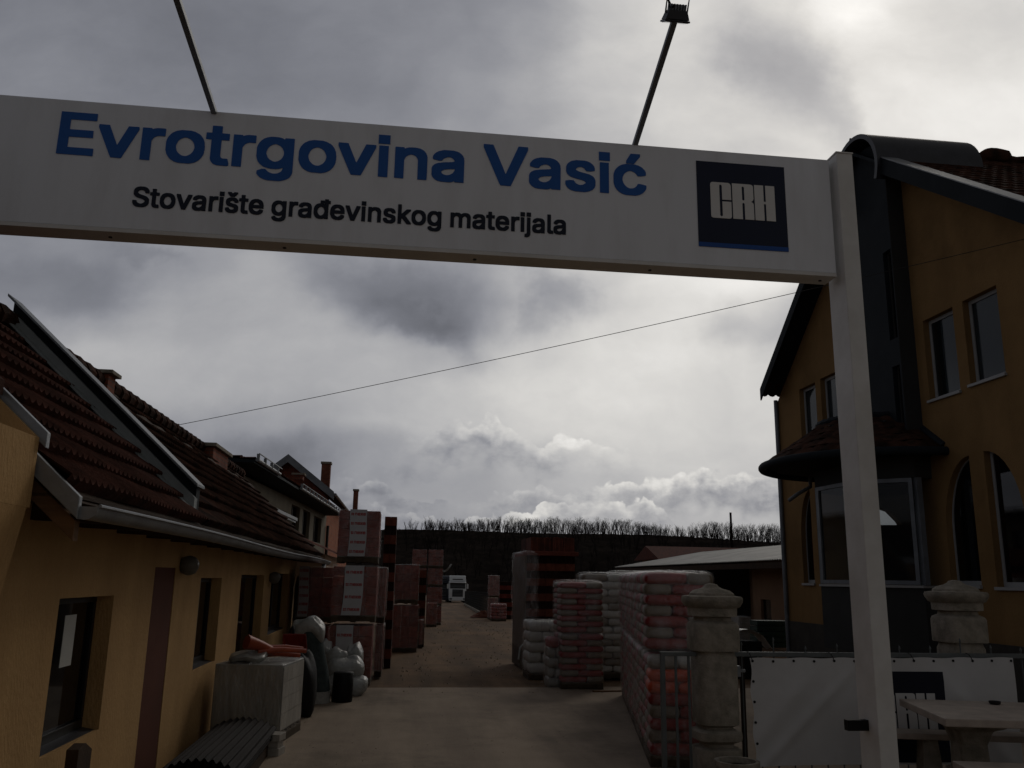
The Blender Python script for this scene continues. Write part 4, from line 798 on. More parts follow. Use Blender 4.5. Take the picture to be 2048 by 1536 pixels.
mb.hexa([(XO, NE-.5, zn(NE-.5)-.09), (XF, NE-.5, zn(NE-.5)-.09), (XF, SY_A, zn(SY_A)-.09), (XO, SY_A, zn(SY_A)-.09), (XO, NE-.5, zn(NE-.5)-.062), (XF, NE-.5, zn(NE-.5)-.062), (XF, SY_A, zn(SY_A)-.062), (XO, SY_A, zn(SY_A)-.062)]); P('soffit', mb, 'anthracite', hs)
mb = MB(); n_ = 7      # scalloped tile ends at the far eave
for i in range(5): mb.tube([(XO+.1+i*.22, FE-.12, zl(FE-.20)-.02), (XO+.1+i*.22, FE-.5, zl(FE-.5)+.0)], .10, 8)
P('eave_tiles', mb, 'tile_old', rf)
mb = MB(); mb.tube([(XF-.06, FE-.10, zl(FE)-.02), (XF-.06, FE-.10, -.3)], .055, 10); P('downpipe', mb, 'zinc_dark', hs)
# stair bay with its barrel roof
SY0, SY1 = 15.45, 16.95; SX = 9.66; cyb = (SY0+SY1)/2; rb = (SY1-SY0)/2
spring = 10.60; prof = [(SY0, 4.8), (SY1, 4.8), (SY1, spring)]+[(cyb+rb*cos(R(a)), spring+rb*.95*sin(R(a))) for a in range(10, 171, 10)]+[(SY0, spring)]
w1 = [ax(1772, 500, SX), ax(1786, 680, SX)]; 
slit1 = recth(SY0+.03, SY0+.31, 6.86, 8.74); slit2 = recth(SY0+.05, SY0+.31, 5.0, 6.3)
P('stair_bay_wall', sheet(prof, [slit1, slit2], .34, lambda a, b, c: (SX+c, a, b)), 'anthracite', hs)
mb = MB(); mb.box(SX+.002, XF+.0, SY0-.012, SY0-.001, 4.8, spring+.1); P('bay_return', mb, 'grey_render', hs)
for sl_ in (slit1, slit2):
    mb = MB(); mb.box(SX+.15, SX+.16, sl_[0][0]-.01, sl_[1][0]+.01, sl_[0][1], sl_[2][1]); o = P('window', mb, 'glass_black', hs)
    P('frame', sheet(sl_, [[(sl_[0][0]+.035, sl_[0][1]+.035), (sl_[1][0]-.035, sl_[0][1]+.035), (sl_[1][0]-.035, sl_[2][1]-.035), (sl_[0][0]+.035, sl_[2][1]-.035)]], .03, lambda a, b, c: (SX+.1+c, a, b)), 'grey_render', o)
RBO = rb+.13; XV0, XV1 = SX-.28, XF+1.75
def barrel(r, x0, x1, a0=-25, a1=205, n=26): return lambda u, v: (x0+(x1-x0)*u, cyb-r*cos(R(a0+(a1-a0)*v)), spring+.0+r*.97*sin(R(a0+(a1-a0)*v)))
mb = MB(); mb.grid(barrel(RBO+.10, XV0, XV1), 10, 26); mb.grid(barrel(RBO, XV0, XV1), 10, 26)
o_, i_ = [barrel(RBO+.10, XV0, XV0)(0, k/26) for k in range(27)], [barrel(RBO, XV0, XV0)(0, k/26) for k in range(27)]
b0 = len(mb.v); mb.add(o_+i_, [(k, k+1, 27+k+1, 27+k) for k in range(26)])
o2 = [barrel(RBO+.10, XV1, XV1)(0, k/26) for k in range(27)]; mb.add(o2, [tuple(range(27))])
P('barrel_roof', mb, 'dark_metal', hs, 35)
mb = MB(); mb.tube([(XV0, cyb, spring+(RBO+.10)*.97+.01), (XV1-.1, cyb, spring+(RBO+.10)*.97+.01)], .03, 6); P('barrel_seam', mb, 'black_frame', hs)
# round-fronted bay window with a conical tiled hood
bay = [(10.0, 15.3), (9.62, 15.25), (8.78, 15.95), (8.70, 17.45), (9.3, 18.5), (10.0, 18.9)]
def panel(a, b, z0, z1, nm, mt, th=.06, ins=0.):
    a, b = Vector((*a, 0)), Vector((*b, 0)); d = (b-a).normalized(); n_ = Vector((d.y, -d.x, 0)); a = a+d*ins-n_*0; b = b-d*ins
    mb = MB(); mb.hexa([a+Vector((0, 0, z0)), b+Vector((0, 0, z0)), b-n_*th+Vector((0, 0, z0)), a-n_*th+Vector((0, 0, z0)), a+Vector((0, 0, z1)), b+Vector((0, 0, z1)), b-n_*th+Vector((0, 0, z1)), a-n_*th+Vector((0, 0, z1))]); return mb
top_z, sill_z = 4.32, 2.02; wt_z = 4.02
mb = MB(); mb.prism([(x, y, .75) for x, y in bay], (0, 0, sill_z-.75)); P('bay_base', mb, 'grey_render', hs)
mb = MB(); mb.prism([(x, y, wt_z) for x, y in bay], (0, 0, .5)); P('bay_head', mb, 'grey_render', hs)
for (x, y), r_ in zip(bay[1:5], (.10, .05, .04, .05)): mb = MB(); mb.box(x-r_*.3+.03, x+r_, y-r_*.5, y+r_*.9, sill_z, wt_z); P('bay_mullion', mb, 'zinc_dark', hs)
for i, (a, b) in enumerate(zip(bay[1:4], bay[2:5])):
    va, vb = Vector((*a, 0)), Vector((*b, 0)); d = (vb-va); L_ = d.length; d /= L_; n_ = Vector((d.y, -d.x, 0))
    if n_.x > 0: n_ = -n_
    base_ = va-n_*.05
    fmp = lambda s_, z_, c_, base_=base_, d=d, n_=n_: tuple(base_+d*s_+n_*c_+Vector((0, 0, z_)))
    sh = sheet([(.06, sill_z+.005), (L_-.06, sill_z+.005), (L_-.06, wt_z-.005), (.06, wt_z-.005)], [recth(.13, L_-.13, sill_z+.08, wt_z-.08)]+([] if i != 1 else []), .06, fmp)
    o = P('window', sh, 'zinc_dark', hs)
    P('pane', sheet(recth(.13, L_-.13, sill_z+.08, wt_z-.08), [], .006, lambda s_, z_, c_: fmp(s_, z_, c_+.02)), 'glass_dark', o)
mb = MB(); mb.prism([(x-.04*(10-x > .1), y-.03*(y < 16)+.03*(y > 18), sill_z-.05) for x, y in bay], (0, 0, .045)); P('bay_sill', mb, 'white_frame', hs)
CY, CX = 17.15, 10.0; r0, r1, z0, z1 = 2.32, 1.15, 4.50, 5.32
def cone(ra, rb_, za, zb_, nn_, wav, k0):
    def fn(u, v):
        a = R(90+180*u); rr = ra+(rb_-ra)*v; return (CX+rr*cos(a), CY+rr*sin(a), za+(zb_-za)*v+(wav*abs(sin(u*nn_*pi)) if v > 0.01 else 0)+.012*sin(u*47+k0))
    return fn
hood = MB(); K_ = 5
for c in range(K_):
    ra, rb_ = r0+(r1-r0)*c/K_, r0+(r1-r0)*(c+1.15)/K_; za, zb_ = z0+(z1-z0)*c/K_+.06, z0+(z1-z0)*(c+1.15)/K_+.02
    rt = [rnd.random() for _ in range(40)]; hood.grid(cone(ra, rb_, za, zb_, 22-2*c, .035, c), 88, 2, lambda i, j: rt[i//4])
hd_ = P('bay_hood', hood, 'tile_old', hs, 40)
mb = MB(); n_ = 30; mb.add([(CX+r0*cos(R(90+180*i/n_)), CY+r0*sin(R(90+180*i/n_)), z0+.02) for i in range(n_+1)]+[(CX+1.1*cos(R(90+180*i/n_)), CY+1.3*sin(R(90+180*i/n_)), z0-.18) for i in range(n_+1)], [(i, i+1, n_+2+i, n_+1+i) for i in range(n_)]); mb.prism([(CX, CY-2.2, z0-.05), (CX-1.6, CY-1.5, z0-.05), (CX-2.2, CY, z0-.05), (CX-1.6, CY+1.5, z0-.05), (CX, CY+2.2, z0-.05)], (0, 0, .05)); P('hood_soffit', mb, 'anthracite', hs)
mb = MB(); ring = [(CX+(r0+.06)*cos(R(90+180*i/n_)), CY+(r0+.06)*sin(R(90+180*i/n_)), z0-.03) for i in range(n_+1)]; mb.tube(ring, .085, 10); P('hood_gutter', mb, 'anthracite', hs, 60)
mb = MB(); mb.tube([(CX-.0+(r1)*cos(R(90+180*i/n_)), CY+r1*sin(R(90+180*i/n_)), z1+.05+.02*(i % 2)) for i in range(n_+1)], .07, 8); mb.tube([(CX, CY-r0, z0+.08), (CX, CY-r1, z1+.06)], .07, 8); P('hood_flashing', mb, 'anthracite', hd_)
p0_ = ax(1612, 962, 9.2); mb = MB(); mb.tube([(9.3, p0_.y, 4.42), (9.3, p0_.y, 4.2), (9.05, p0_.y+.1, 4.05), (8.9, p0_.y+.3, 3.9)], .045, 8); P('spout', mb, 'zinc_dark', hs, 60)
# ================================================================== shed and the things beyond the house
sh_ = T('storage_shed', 'long open shed with pale corrugated roof behind the ochre house', 'shed', (14, 35, gz(35)))
mb = MB(); NX = 120
mb.grid(lambda u, v: (12.1+5.2*v, 25.+24*u, 2.78+.95*v+.035*sin(u*24/.19*2*pi/1.0)*.6-.0), 480, 2); 
mb.grid(lambda u, v: (12.1+5.2*v, 25.+24*u, 2.765+.95*v+.035*sin(u*24/.19*2*pi/1.0)*.6-.0), 480, 1); P('roof', mb, 'roof_sheet', sh_, 60)
mb = MB(); mb.beam((12.2, 25, 2.60), (12.2, 49, 2.60), .1, .2); mb.beam((14.5, 25, 2.95), (14.5, 49, 2.95), .1, .16)
P('purlin', mb, 'timber_dark', sh_)
for y in (37.2, 42, 48.6): mb = MB(); mb.box(12.3, 12.45, y, y+.15, -.9, 2.55); P('roof_post', mb, 'timber_dark', sh_)
mb = MB(); mb.box(17.0, 17.2, 25, 49, -1, 3.5); mb.box(13, 17, 48.8, 49, -1, 3); P('rear_wall', mb, 'dark_inside', sh_)
wy = ax(1500, 1180, 13.).y; a_, b_ = ax(1541, 1195, 13.).y, ax(1521, 1195, 13.).y
P('front_wall', sheet([(25, -1), (wy, -1), (wy, 2.85), (25, 2.85)], [recth(a_, b_, .55, 1.45)], .25, lambda a, b, c: (13.+c, a, b)), 'tan_render', sh_)
mb = MB(); mb.box(13.1, 13.11, a_-.02, b_+.02, .55, 1.45); P('window', mb, 'glass_black', sh_)
mb = MB(); mb.box(13.0, 17, wy-.25, wy-.001, -1, 2.9); P('side_wall', mb, 'tan_render', sh_)
p = ay(1322, 1118, 62); q = ay(1400, 1118, 62); pk = ay(1328, 1106, 62); mb = MB(); b0 = (p.x, 62, gz(62))
rh = T('red_roof_house', 'small far building with a faded red roof behind the shed', 'building', (p.x+3, 62, gz(62))); 
mb.box(p.x+.3, q.x+6, 62, 68, gz(62), p.z); P('wall', mb, 'tan_render', rh)
mb = MB(); mb.prism([(p.x-.3, 61.6, p.z), (p.x-.3, 68.4, p.z), (p.x-.3, 65, pk.z+.6)], (q.x-p.x+7, 0, 0)); P('roof', mb, 'tile_red', rh)
p = ay(1463, 1062, 95); q = ay(1461, 1025, 95); mb = MB(); mb.tube([(p.x, 95, gz(95)), (q.x, 95, q.z)], [.17, .13], 8); ONE('utility_pole', 'dark bare pole rising above the shed roof against the clouds', 'pole', mb, 'bark', (p.x, 95, gz(95)))
# wire
A = ax(356, 859, XR+.0); A.z = ZR+.12; Bp = ray(2060, 470); tt = 11.5/Bp.y; B = Vector((Bp.x*tt, 11.5, EYE+Bp.z*tt)); mb = MB()
B2 = B+(B-A)*.15; mb.tube([A.lerp(B2, i/30)-Vector((0, 0, .10*4*(i/30)*(1-i/30))) for i in range(31)], .0055, 5); ONE('overhead_wire', 'thin black wire slung from the left roof to the right house', 'wire', mb, 'wire', tuple(A))
mb = MB(); mb.tube([(A.x, A.y, ZR-.1), (A.x, A.y, A.z+.02)], .012, 6); ONE('wire_bracket', 'small bracket on the left ridge holding the wire', 'bracket', mb, 'dark_metal', (A.x, A.y, ZR))
# ================================================================== far left houses
ph_ = T('plaster_house', 'two storey pale plaster house with dark windows behind the low roof', 'house', (-5, 33, gz(33)))
fx = lambda y: -3.77-(42-y)*.047
def onfac(px, py, off=0.):   # intersection with the skewed front plane
    d = ray(px, py); # x = -3.02-(42-y)*.047
    t = (-3.77+off-42*.047)/(d.x-.047*d.y); return Vector((d.x*t, d.y*t, EYE+d.z*t))
pw = [((583, 1018), (598, 1052)), ((606, 1028), (618, 1066)), ((628, 1040), (641, 1074)), ((560, 1030), (572, 1056))]
hl = []
for (a, b), (c, d) in pw:
    u_, v_ = onfac(a, b), onfac(c, d); hl.append((u_.y, v_.y, v_.z-.3, u_.z+.2))
e1 = onfac(652, 1050).y
P('wall', sheet([(23, -.5), (e1, -.5), (e1, 4.9), (23, 4.75)], [recth(*h_) for h_ in hl], .3, lambda a, b, c: (fx(a)-c, a, b)), 'plaster', ph_)
mb = MB(); mb.box(fx(e1)-6, fx(e1)-.3, e1-.3, e1, -.5, 5); mb.box(-9.6, -9.3, 23, e1, -.5, 4.9); mb.box(-9.3, fx(23)-.3, 23, 23.3, -.5, 4.8); P('wall', mb, 'plaster', ph_)
for h_ in hl:
    mb = MB(); ym = (h_[0]+h_[1])/2; mb.beam((fx(h_[0])-.2, h_[0], (h_[2]+h_[3])/2), (fx(h_[1])-.2, h_[1], (h_[2]+h_[3])/2), .02, h_[3]-h_[2]); o = P('window', mb, 'glass_black', ph_)
    mb = MB()
    for t_ in (0.03, .5, .97): y = h_[0]+(h_[1]-h_[0])*t_; mb.box(fx(y)-.19, fx(y)-.13, y-.05, y+.05, h_[2], h_[3])
    P('frame', mb, 'brown_frame', o)
er = lambda y: onfac(676, 1032).z if False else 4.98
yE0, yE1 = 23., 42.8
mb = MB(); k_ = 9
for c in range(12):
    t0, t1 = c/12, (c+1.12)/12
    def fn(u, v, t0=t0, t1=t1):
        y = yE0+(yE1-yE0)*u; t = t0+(t1-t0)*v; return (fx(y)+.75-4.2*t, y, 4.95+.42*t+.05*(1-v)+.03*abs(sin(y*pi/.25)))
    rt = [rnd.random() for _ in range(200)]; mb.grid(fn, 150, 1, lambda i, j, rt=rt: rt[i])
r2 = P('roof', mb, 'tile_red', ph_, 40)
mb = MB(); mb.hexa([(fx(yE0)+.75, yE0, 4.86), (fx(yE0)-8, yE0, 4.86), (fx(yE1)-8, yE1, 4.86), (fx(yE1)+.75, yE1, 4.86), (fx(yE0)+.75, yE0, 4.93), (fx(yE0)-3.4, yE0, 5.2), (fx(yE1)-3.4, yE1, 5.2), (fx(yE1)+.75, yE1, 4.93)]); P('roof_deck', mb, 'anthracite', ph_)
def dashgut(y0, y1, z, dx, nm):
    mb = MB(); mb.tube([(fx(y0)+dx, y0, z), (fx(y1)+dx, y1, z)], .05, 8); o = P('gutter', mb, 'zinc', ph_)
    mb = MB(); mb.tube([(fx(y0)+dx+.05, y0, z+.16), (fx(y1)+dx+.05, y1, z+.16)], .018, 6); y = y0
    while y < y1: mb.box(fx(y)+dx-.02, fx(y)+dx+.06, y, y+.05, z, z+.16); y += .9
    P('snow_guard', mb, 'zinc', o)
g0, g1 = onfac(507, 956, .78).y, onfac(556, 982, .78).y; dashgut(max(23.1, g0), g1, 4.95, .80, 'a'); dashgut(onfac(600, 990, .78).y, yE1, 4.93, .80, 'b')
pb0, pb1 = onfac(549, 1021, .6), onfac(592, 1041, .6); mb = MB(); mb.beam((fx(pb0.y)+.3, pb0.y, pb0.z-.06), (fx(pb1.y)+.3, pb1.y, pb1.z-.06), .6, .05); mb.beam((fx(pb0.y)+.62, pb0.y, pb0.z+.03), (fx(pb1.y)+.62, pb1.y, pb1.z+.03), .06, .10); P('balcony_edge', mb, 'zinc', ph_)
mb = MB(); mb.tube([(fx(e1)+.1, e1-.1, 4.4), (fx(e1)+.1, e1-.1, -.4)], .07, 8); P('downpipe', mb, 'brown_frame', ph_)
cc = ay(599, 946, 30); mb = MB(); cx_ = cc.x; mb.box(cx_-.2, cx_+.12, 30, 30.4, 5.2, cc.z-.06); c = P('chimney', mb, 'chimney_brick', ph_); mb = MB(); mb.box(cx_-.26, cx_+.18, 29.95, 30.45, cc.z-.06, cc.z); P('chimney_cap', mb, 'concrete', c)
# brick house
YG = 46.; bh = T('brick_house', 'unplastered red brick house with steep gable and chimneys behind the plaster house', 'house', (-6, YG+8, gz(YG)))
ap, le, re = ay(577, 910, YG), ay(505, 962, YG), ay(668, 985, YG)
mb = MB(); mb.prism([(le.x+.5, YG+.5, -1), (re.x-.45, YG+.5, -1), (re.x-.45, YG+.5, re.z-.15), (ap.x, YG+.5, ap.z-.25), (le.x+.5, YG+.5, le.z-.1)], (0, .3, 0)); P('wall', mb, 'brick_wall', bh)
mb = MB(); mb.box(re.x-.75, re.x-.45, YG+.8, YG+21, -1.5, re.z-.2); P('wall', mb, 'brick_orange_wall', bh)
mb = MB(); mb.box(re.x-2.9, re.x-.44, YG+.46, YG+.499, 5.3, 5.6); mb.box(re.x-.449, re.x-.44, YG+.5, YG+21, 2.3, 2.6); P('ring_beam', mb, 'concrete', bh)
def slab(a, b, y0, y1, th, nm, mt, lift=0.):
    mb = MB(); a, b = Vector((a.x, 0, a.z+lift)), Vector((b.x, 0, b.z+lift)); mb.hexa([a+Vector((0, y0, -th)), b+Vector((0, y0, -th)), b+Vector((0, y1, -th)), a+Vector((0, y1, -th)), a+Vector((0, y0, 0)), b+Vector((0, y0, 0)), b+Vector((0, y1, 0)), a+Vector((0, y1, 0))]); return P(nm, mb, mt, bh)
slab(ap, re, YG, YG+21.5, .10, 'roof', 'tile_old'); slab(le, ap, YG, YG+21.5, .10, 'roof', 'tile_old')
slab(ap, re, YG-.10, YG-.002, .42, 'verge_board', 'zinc_dark', .04); slab(le, ap, YG-.10, YG-.002, .42, 'verge_board', 'zinc_dark', .04)
mb = MB(); mb.tube([(re.x+.08, YG, re.z-.1), (re.x+.08, YG+21.4, re.z-.1)], .07, 8); P('gutter', mb, 'zinc', bh)
for (pxl, pxr, ptp, Yc_) in ((642, 663, 923, YG+6), (706, 718, 978, YG+19)):
    a, b = ay(pxl, ptp, Yc_), ay(pxr, ptp, Yc_); mb = MB(); mb.box(a.x+.05, b.x-.05, Yc_, Yc_+.6, re.z-.2, a.z-.12); c = P('chimney', mb, 'chimney_brick', bh); mb = MB(); mb.box(a.x, b.x, Yc_-.06, Yc_+.66, a.z-.12, a.z); P('chimney_cap', mb, 'concrete', c)
# low tiled annex beyond the store building
p, q = ay(600, 1112, 27), ay(668, 1112, 27)
mb = MB(); mb.hexa([(p.x-1, 25, -.3), (q.x-.1, 25, -.3), (q.x-.1, 30, -.3), (p.x-1, 30, -.3), (p.x-1, 25, 2.6), (q.x-.1, 25, 2.6), (q.x-.1, 30, 2.6), (p.x-1, 30, 2.6)]); an = T('brick_annex', 'low dark annex with tiled roof between the store and the brick pallets', 'building', (p.x, 27, 0)); P('wall', mb, 'tan_render', an)
mb = MB(); mb.grid(lambda u, v: (q.x+.2-2.2*v, 24.8+5.4*u, 2.62+.9*v+.04*abs(sin(u*70))), 100, 6); P('roof', mb, 'tile_red', an, 40)
# ================================================================== stacked goods
def pallet(mb, x0, x1, y0, y1, z):
    for i in range(3):
        x = x0+(x1-x0-.09)*i/2; mb.box(x, x+.09, y0, y1, z+.018, z+.11); mb.box(x-.005, x+.095, y0, y1, z, z+.017)
    mb.box(x0+.004, x1-.004, y0+.012, y0+.10, z+.019, z+.109); mb.box(x0+.004, x1-.004, y1-.10, y1-.012, z+.019, z+.109)
    n = 6
    for i in range(n): y = y0+(y1-y0-.1)*i/(n-1); mb.box(x0, x1, y, y+.1, z+.111, z+.13)
def filmbox(mb, x0, x1, y0, y1, z0, z1, seed=0, wob=.012, top=.05, sq=7, layers=0, m=16):
    r_ = random.Random(seed); p = [r_.random()*6.28 for _ in range(8)]; cx, cy, a, b = (x0+x1)/2, (y0+y1)/2, (x1-x0)/2, (y1-y0)/2; n = 56
    def ring(z, s_, k):
        out = []
        for j in range(n):
            t = 2*pi*j/n+pi/4; ca, sa = cos(t), sin(t); q = (abs(ca)**sq+abs(sa)**sq)**(-1/sq); w_ = wob*(sin(3*t+p[0]+z*7)+.7*sin(7*t+p[1]-z*11)+.5*sin(13*t+p[2]+z*23))
            bul = (.012*abs(sin(pi*(z-z0)/(z1-z0)*layers)) if layers else 0)
            out.append((cx+(a*s_+w_*.5+bul)*q*ca, cy+(b*s_+w_*.5+bul)*q*sa, z+(.4*w_ if k else 0)))
        return out
    rs = [ring(z0+(z1-z0)*i/m, 1., False) for i in range(m+1)]+[ring(z1+top*.5, .96, True), ring(z1+top*.85, .85, True), ring(z1+top, .55, True), ring(z1+top, .2, True)]
    vs = [v for r in rs for v in r]; K = len(rs)
    mb.add(vs, [(i*n+j, i*n+(j+1) % n, (i+1)*n+(j+1) % n, (i+1)*n+j) for i in range(K-1) for j in range(n)]+[tuple(range((K-1)*n, K*n))], .5); return mb
# one row of the red print on the paper strips: a small mark and four letters
def strip_row(mb, x, z, w, fmp):
    h_ = .052; g_, wd = text_sheet('nexe', x+w*.27, z, h_/.40, .0012, fmp, w*.66/(sum(GLY[c][0] for c in 'nexe')/1000*h_/.40)); mb.add(g_.v, g_.f, .5)
    for i, j in ((0, 0), (1, 0), (0, 1), (1, 1)):
        q = sheet(recth(x+w*(.07+.085*i), x+w*(.07+.085*i+.065), z+.028*j, z+.028*j+.022), [], .0012, fmp); mb.add(q.v, q.f, .5)
def brick_stack(label, px0, px1, ptop, pbot, Y, depth=1.05, group='wrapped pallets of clay blocks', strip=None, tiers=1, mt='brick_clay', film='film_brick', z0=None, layers=5, name='block_pallet', pal=True, twist=0.):
    pm = (ptop+pbot)/2; x0, x1 = ay(px0, pm, Y).x, ay(px1, pm, Y).x; zt = ay((px0+px1)/2, ptop, Y).z; zb = ay((px0+px1)/2, pbot, Y).z if z0 is None else z0
    t = T(name, label, 'block pallet', ((x0+x1)/2, Y, zb), group)
    zl_ = zb
    if pal: mb = MB(); pallet(mb, x0+.02, x1-.02, Y+.02, Y+depth-.02, zb); P('pallet', mb, 'pallet_wood', t); zl_ = zb+.132
    mb = MB(); nx = max(3, round((x1-x0)/.24)); ny = max(3, round(depth/.3)); lh = (zt-zl_-.02)/layers
    for l in range(layers):
        for i in range(nx):
            for j in range(ny):
                if 0 < i < nx-1 and 0 < j < ny-1 and l < layers-1: continue
                o_ = rnd.uniform(-.006, .006); xa = x0+.015+(x1-x0-.03)*i/nx; ya = Y+.015+(depth-.03)*j/ny+o_
                mb.box(xa+.003, xa+(x1-x0-.03)/nx-.003, ya+.003, ya+(depth-.03)/ny-.003, zl_+l*lh+.003, zl_+(l+1)*lh-.004)
    P('block_load', mb, mt, t, bev=0)
    if film: mb = MB(); filmbox(mb, x0-.012, x1+.012, Y-.012, Y+depth+.012, zl_-.02, zt, seed=int(px0*7+ptop), wob=.006, top=.012, sq=16); P('film', mb, film, t, 50)
    if strip:
        (s0_, s1_), rows, sh = strip; xa, xb = ay(s0_, pm, Y).x, ay(s1_, pm, Y).x; w_ = xb-xa
        off = lambda z: sh*(z-zl_)/(zt-zl_)+.012*sin((z-zl_)*5.)
        mb = MB(); mb.grid(lambda u, v: (xa+w_*u+off(zl_+(zt-zl_)*v), Y-.024, zl_+(zt-zl_)*v), 2, 16); st = P('printed_strip', mb, 'strip_white', t)
        for r_ in range(rows):
            mb = MB(); z = zl_+(zt-zl_)*(r_+.35)/rows; strip_row(mb, xa, z, w_, lambda a, b, c: (a+off(b), Y-.0275+c, b)); P('strip_print', mb, 'strip_red', st)
    return t
Z0 = brick_stack('bottom pallet of the near tower of strip-wrapped clay blocks', 655, 744, 1250, 1372, 17.3, strip=((668, 702), 3, .03), z0=0, film='film_brick')
z1_ = ay(700, 1246, 17.3).z
brick_stack('middle pallet of the near tower with a sagging paper strip', 662, 754, 1131, 1250, 17.35, strip=((684, 722), 4, .05), z0=z1_+.01, film='film_brick')
z2_ = ay(700, 1127, 17.35).z
brick_stack('topmost pallet of the near tower, its strip printed in red five times', 674, 760, 1019, 1131, 17.35, strip=((697, 731), 5, .02), z0=z2_+.01)
brick_stack('wrapped block pallet right behind the foot of the near tower', 748, 766, 1250, 1350, 18.7, z0=0, film='film_heavy'); brick_stack('film-covered block pallet standing on the one behind the near tower', 752, 772, 1135, 1250, 18.7, z0=ay(760, 1246, 18.7).z, film='film_heavy')
brick_stack('lower wrapped block pallet beside the end of the ochre store', 594, 655, 1250, 1350, 19.4, z0=0, strip=((598, 616), 4, .0)); brick_stack('upper wrapped block pallet beside the end of the ochre store', 594, 668, 1133, 1246, 19.4, z0=ay(620, 1246, 19.4).z, strip=((597, 617), 6, 0.))
def hollow_stack(label, px0, px1, ptop, Y, n, depth=1.0, name='open_block_stack', zb=None, group='unwrapped stacks of hollow blocks', first=0, mt='brick_orange'):
    x0, x1 = ay(px0, 1156, Y).x, ay(px1, 1156, Y).x; zt = ay((px0+px1)/2, ptop, Y).z; zb = gz(Y) if zb is None else zb; t = T(name, label, 'block stack', ((x0+x1)/2, Y, zb), group); lh = (zt-zb)/n
    a, b, rb_ = MB(), MB(), MB(); nx = max(2, round((x1-x0)/.22))
    for l in range(n):
        z = zb+l*lh
        for i in range(nx):
            w_ = (x1-x0)/nx; xa = x0+i*w_
            if (l+first) % 2: a.box(xa+.003, xa+w_-.003, Y+rnd.uniform(0, .012), Y+depth, z+.003, z+lh-.003)
            else:
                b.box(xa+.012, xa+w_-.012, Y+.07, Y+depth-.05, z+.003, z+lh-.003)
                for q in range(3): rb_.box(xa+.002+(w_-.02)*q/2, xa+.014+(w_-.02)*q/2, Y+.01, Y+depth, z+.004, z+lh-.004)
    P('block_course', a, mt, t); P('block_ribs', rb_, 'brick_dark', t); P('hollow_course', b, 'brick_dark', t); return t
hollow_stack('tall open stack of dark and orange hollow blocks behind the near tower', 764, 789, 1033, 21.2, 16)
hollow_stack('open stack of hollow blocks left of the double wrapped stack, ends showing', 772, 790, 1128, 24.8, 11, first=1)
brick_stack('lower wrapped pallet of the two-high stack right of the near tower', 783, 836, 1210, 1306, 26.6, z0=gz(26.6), layers=4); brick_stack('upper wrapped pallet of the two-high stack right of the near tower', 789, 838, 1129, 1209, 26.6, z0=ay(815, 1208, 26.6).z, layers=4)
hollow_stack('dark open stack right behind the two-high wrapped stack', 838, 853, 1140, 29., 10)
brick_stack('short wrapped pallet with a white folded edge beside the dark open stack', 838, 846, 1240, 1292, 28.4, z0=gz(28.4), film='film_heavy', layers=4)
for (a, b) in ((823, 853), (855, 886)):
    side = 'left' if a == 823 else 'right'; zz = gz(47); zt_ = ay(850, 1098, 47).z; H_ = (zt_-zz)/4
    for l in range(4):
        pt_ = ('bottom', 'second', 'third', 'topmost')[l]; brick_stack(f'{pt_} pallet in the {side} column of the tall twin stack by the dirt track', a, b, 1098, 1250, 47+.0, z0=zz+H_*l, film='film', layers=4) if False else None
        x0, x1 = ay(a, 1156, 47).x, ay(b, 1156, 47).x; t = T('block_pallet', f'{pt_} block pallet, {side} column of the tall twin stack before the truck', 'block pallet', ((x0+x1)/2, 47, zz+H_*l), 'wrapped pallets of clay blocks')
        mb = MB(); pallet(mb, x0+.03, x1-.03, 47.03, 48, zz+H_*l); P('pallet', mb, 'pallet_wood', t)
        mb = MB()
        for q in range(4):
            for i in range(4): mb.box(x0+.02+(x1-x0-.04)*i/4, x0+.02+(x1-x0-.04)*(i+1)/4-.008, 47.01, 48.0, zz+H_*l+.135+(H_-.15)*q/4, zz+H_*l+.135+(H_-.15)*(q+1)/4-.012)
        P('block_load', mb, 'brick_clay', t); mb = MB(); filmbox(mb, x0, x1, 47-.02, 48.05, zz+H_*l+.1, zz+H_*(l+1)-.03, seed=l+a, wob=.008, top=.01, sq=14, m=8); P('film', mb, 'film_brick', t, 50)
brick_stack('low wrapped pallet with bright film edges at the foot of the twin stack', 853, 874, 1206, 1252, 44.5, z0=gz(44.5), layers=4)
p = ay(888, 1145, 46.8); mb = MB(); mb.grid(lambda u, v: (p.x-.05+.42*u+.05*sin(v*5), p.y+.05*sin(u*6), p.z+.45*u*u+.10*v*(1-u)), 8, 4); ONE('loose_film', 'white flap of torn film blowing from the twin stack', 'plastic film', mb, 'plastic_white', tuple(p), smooth=60)
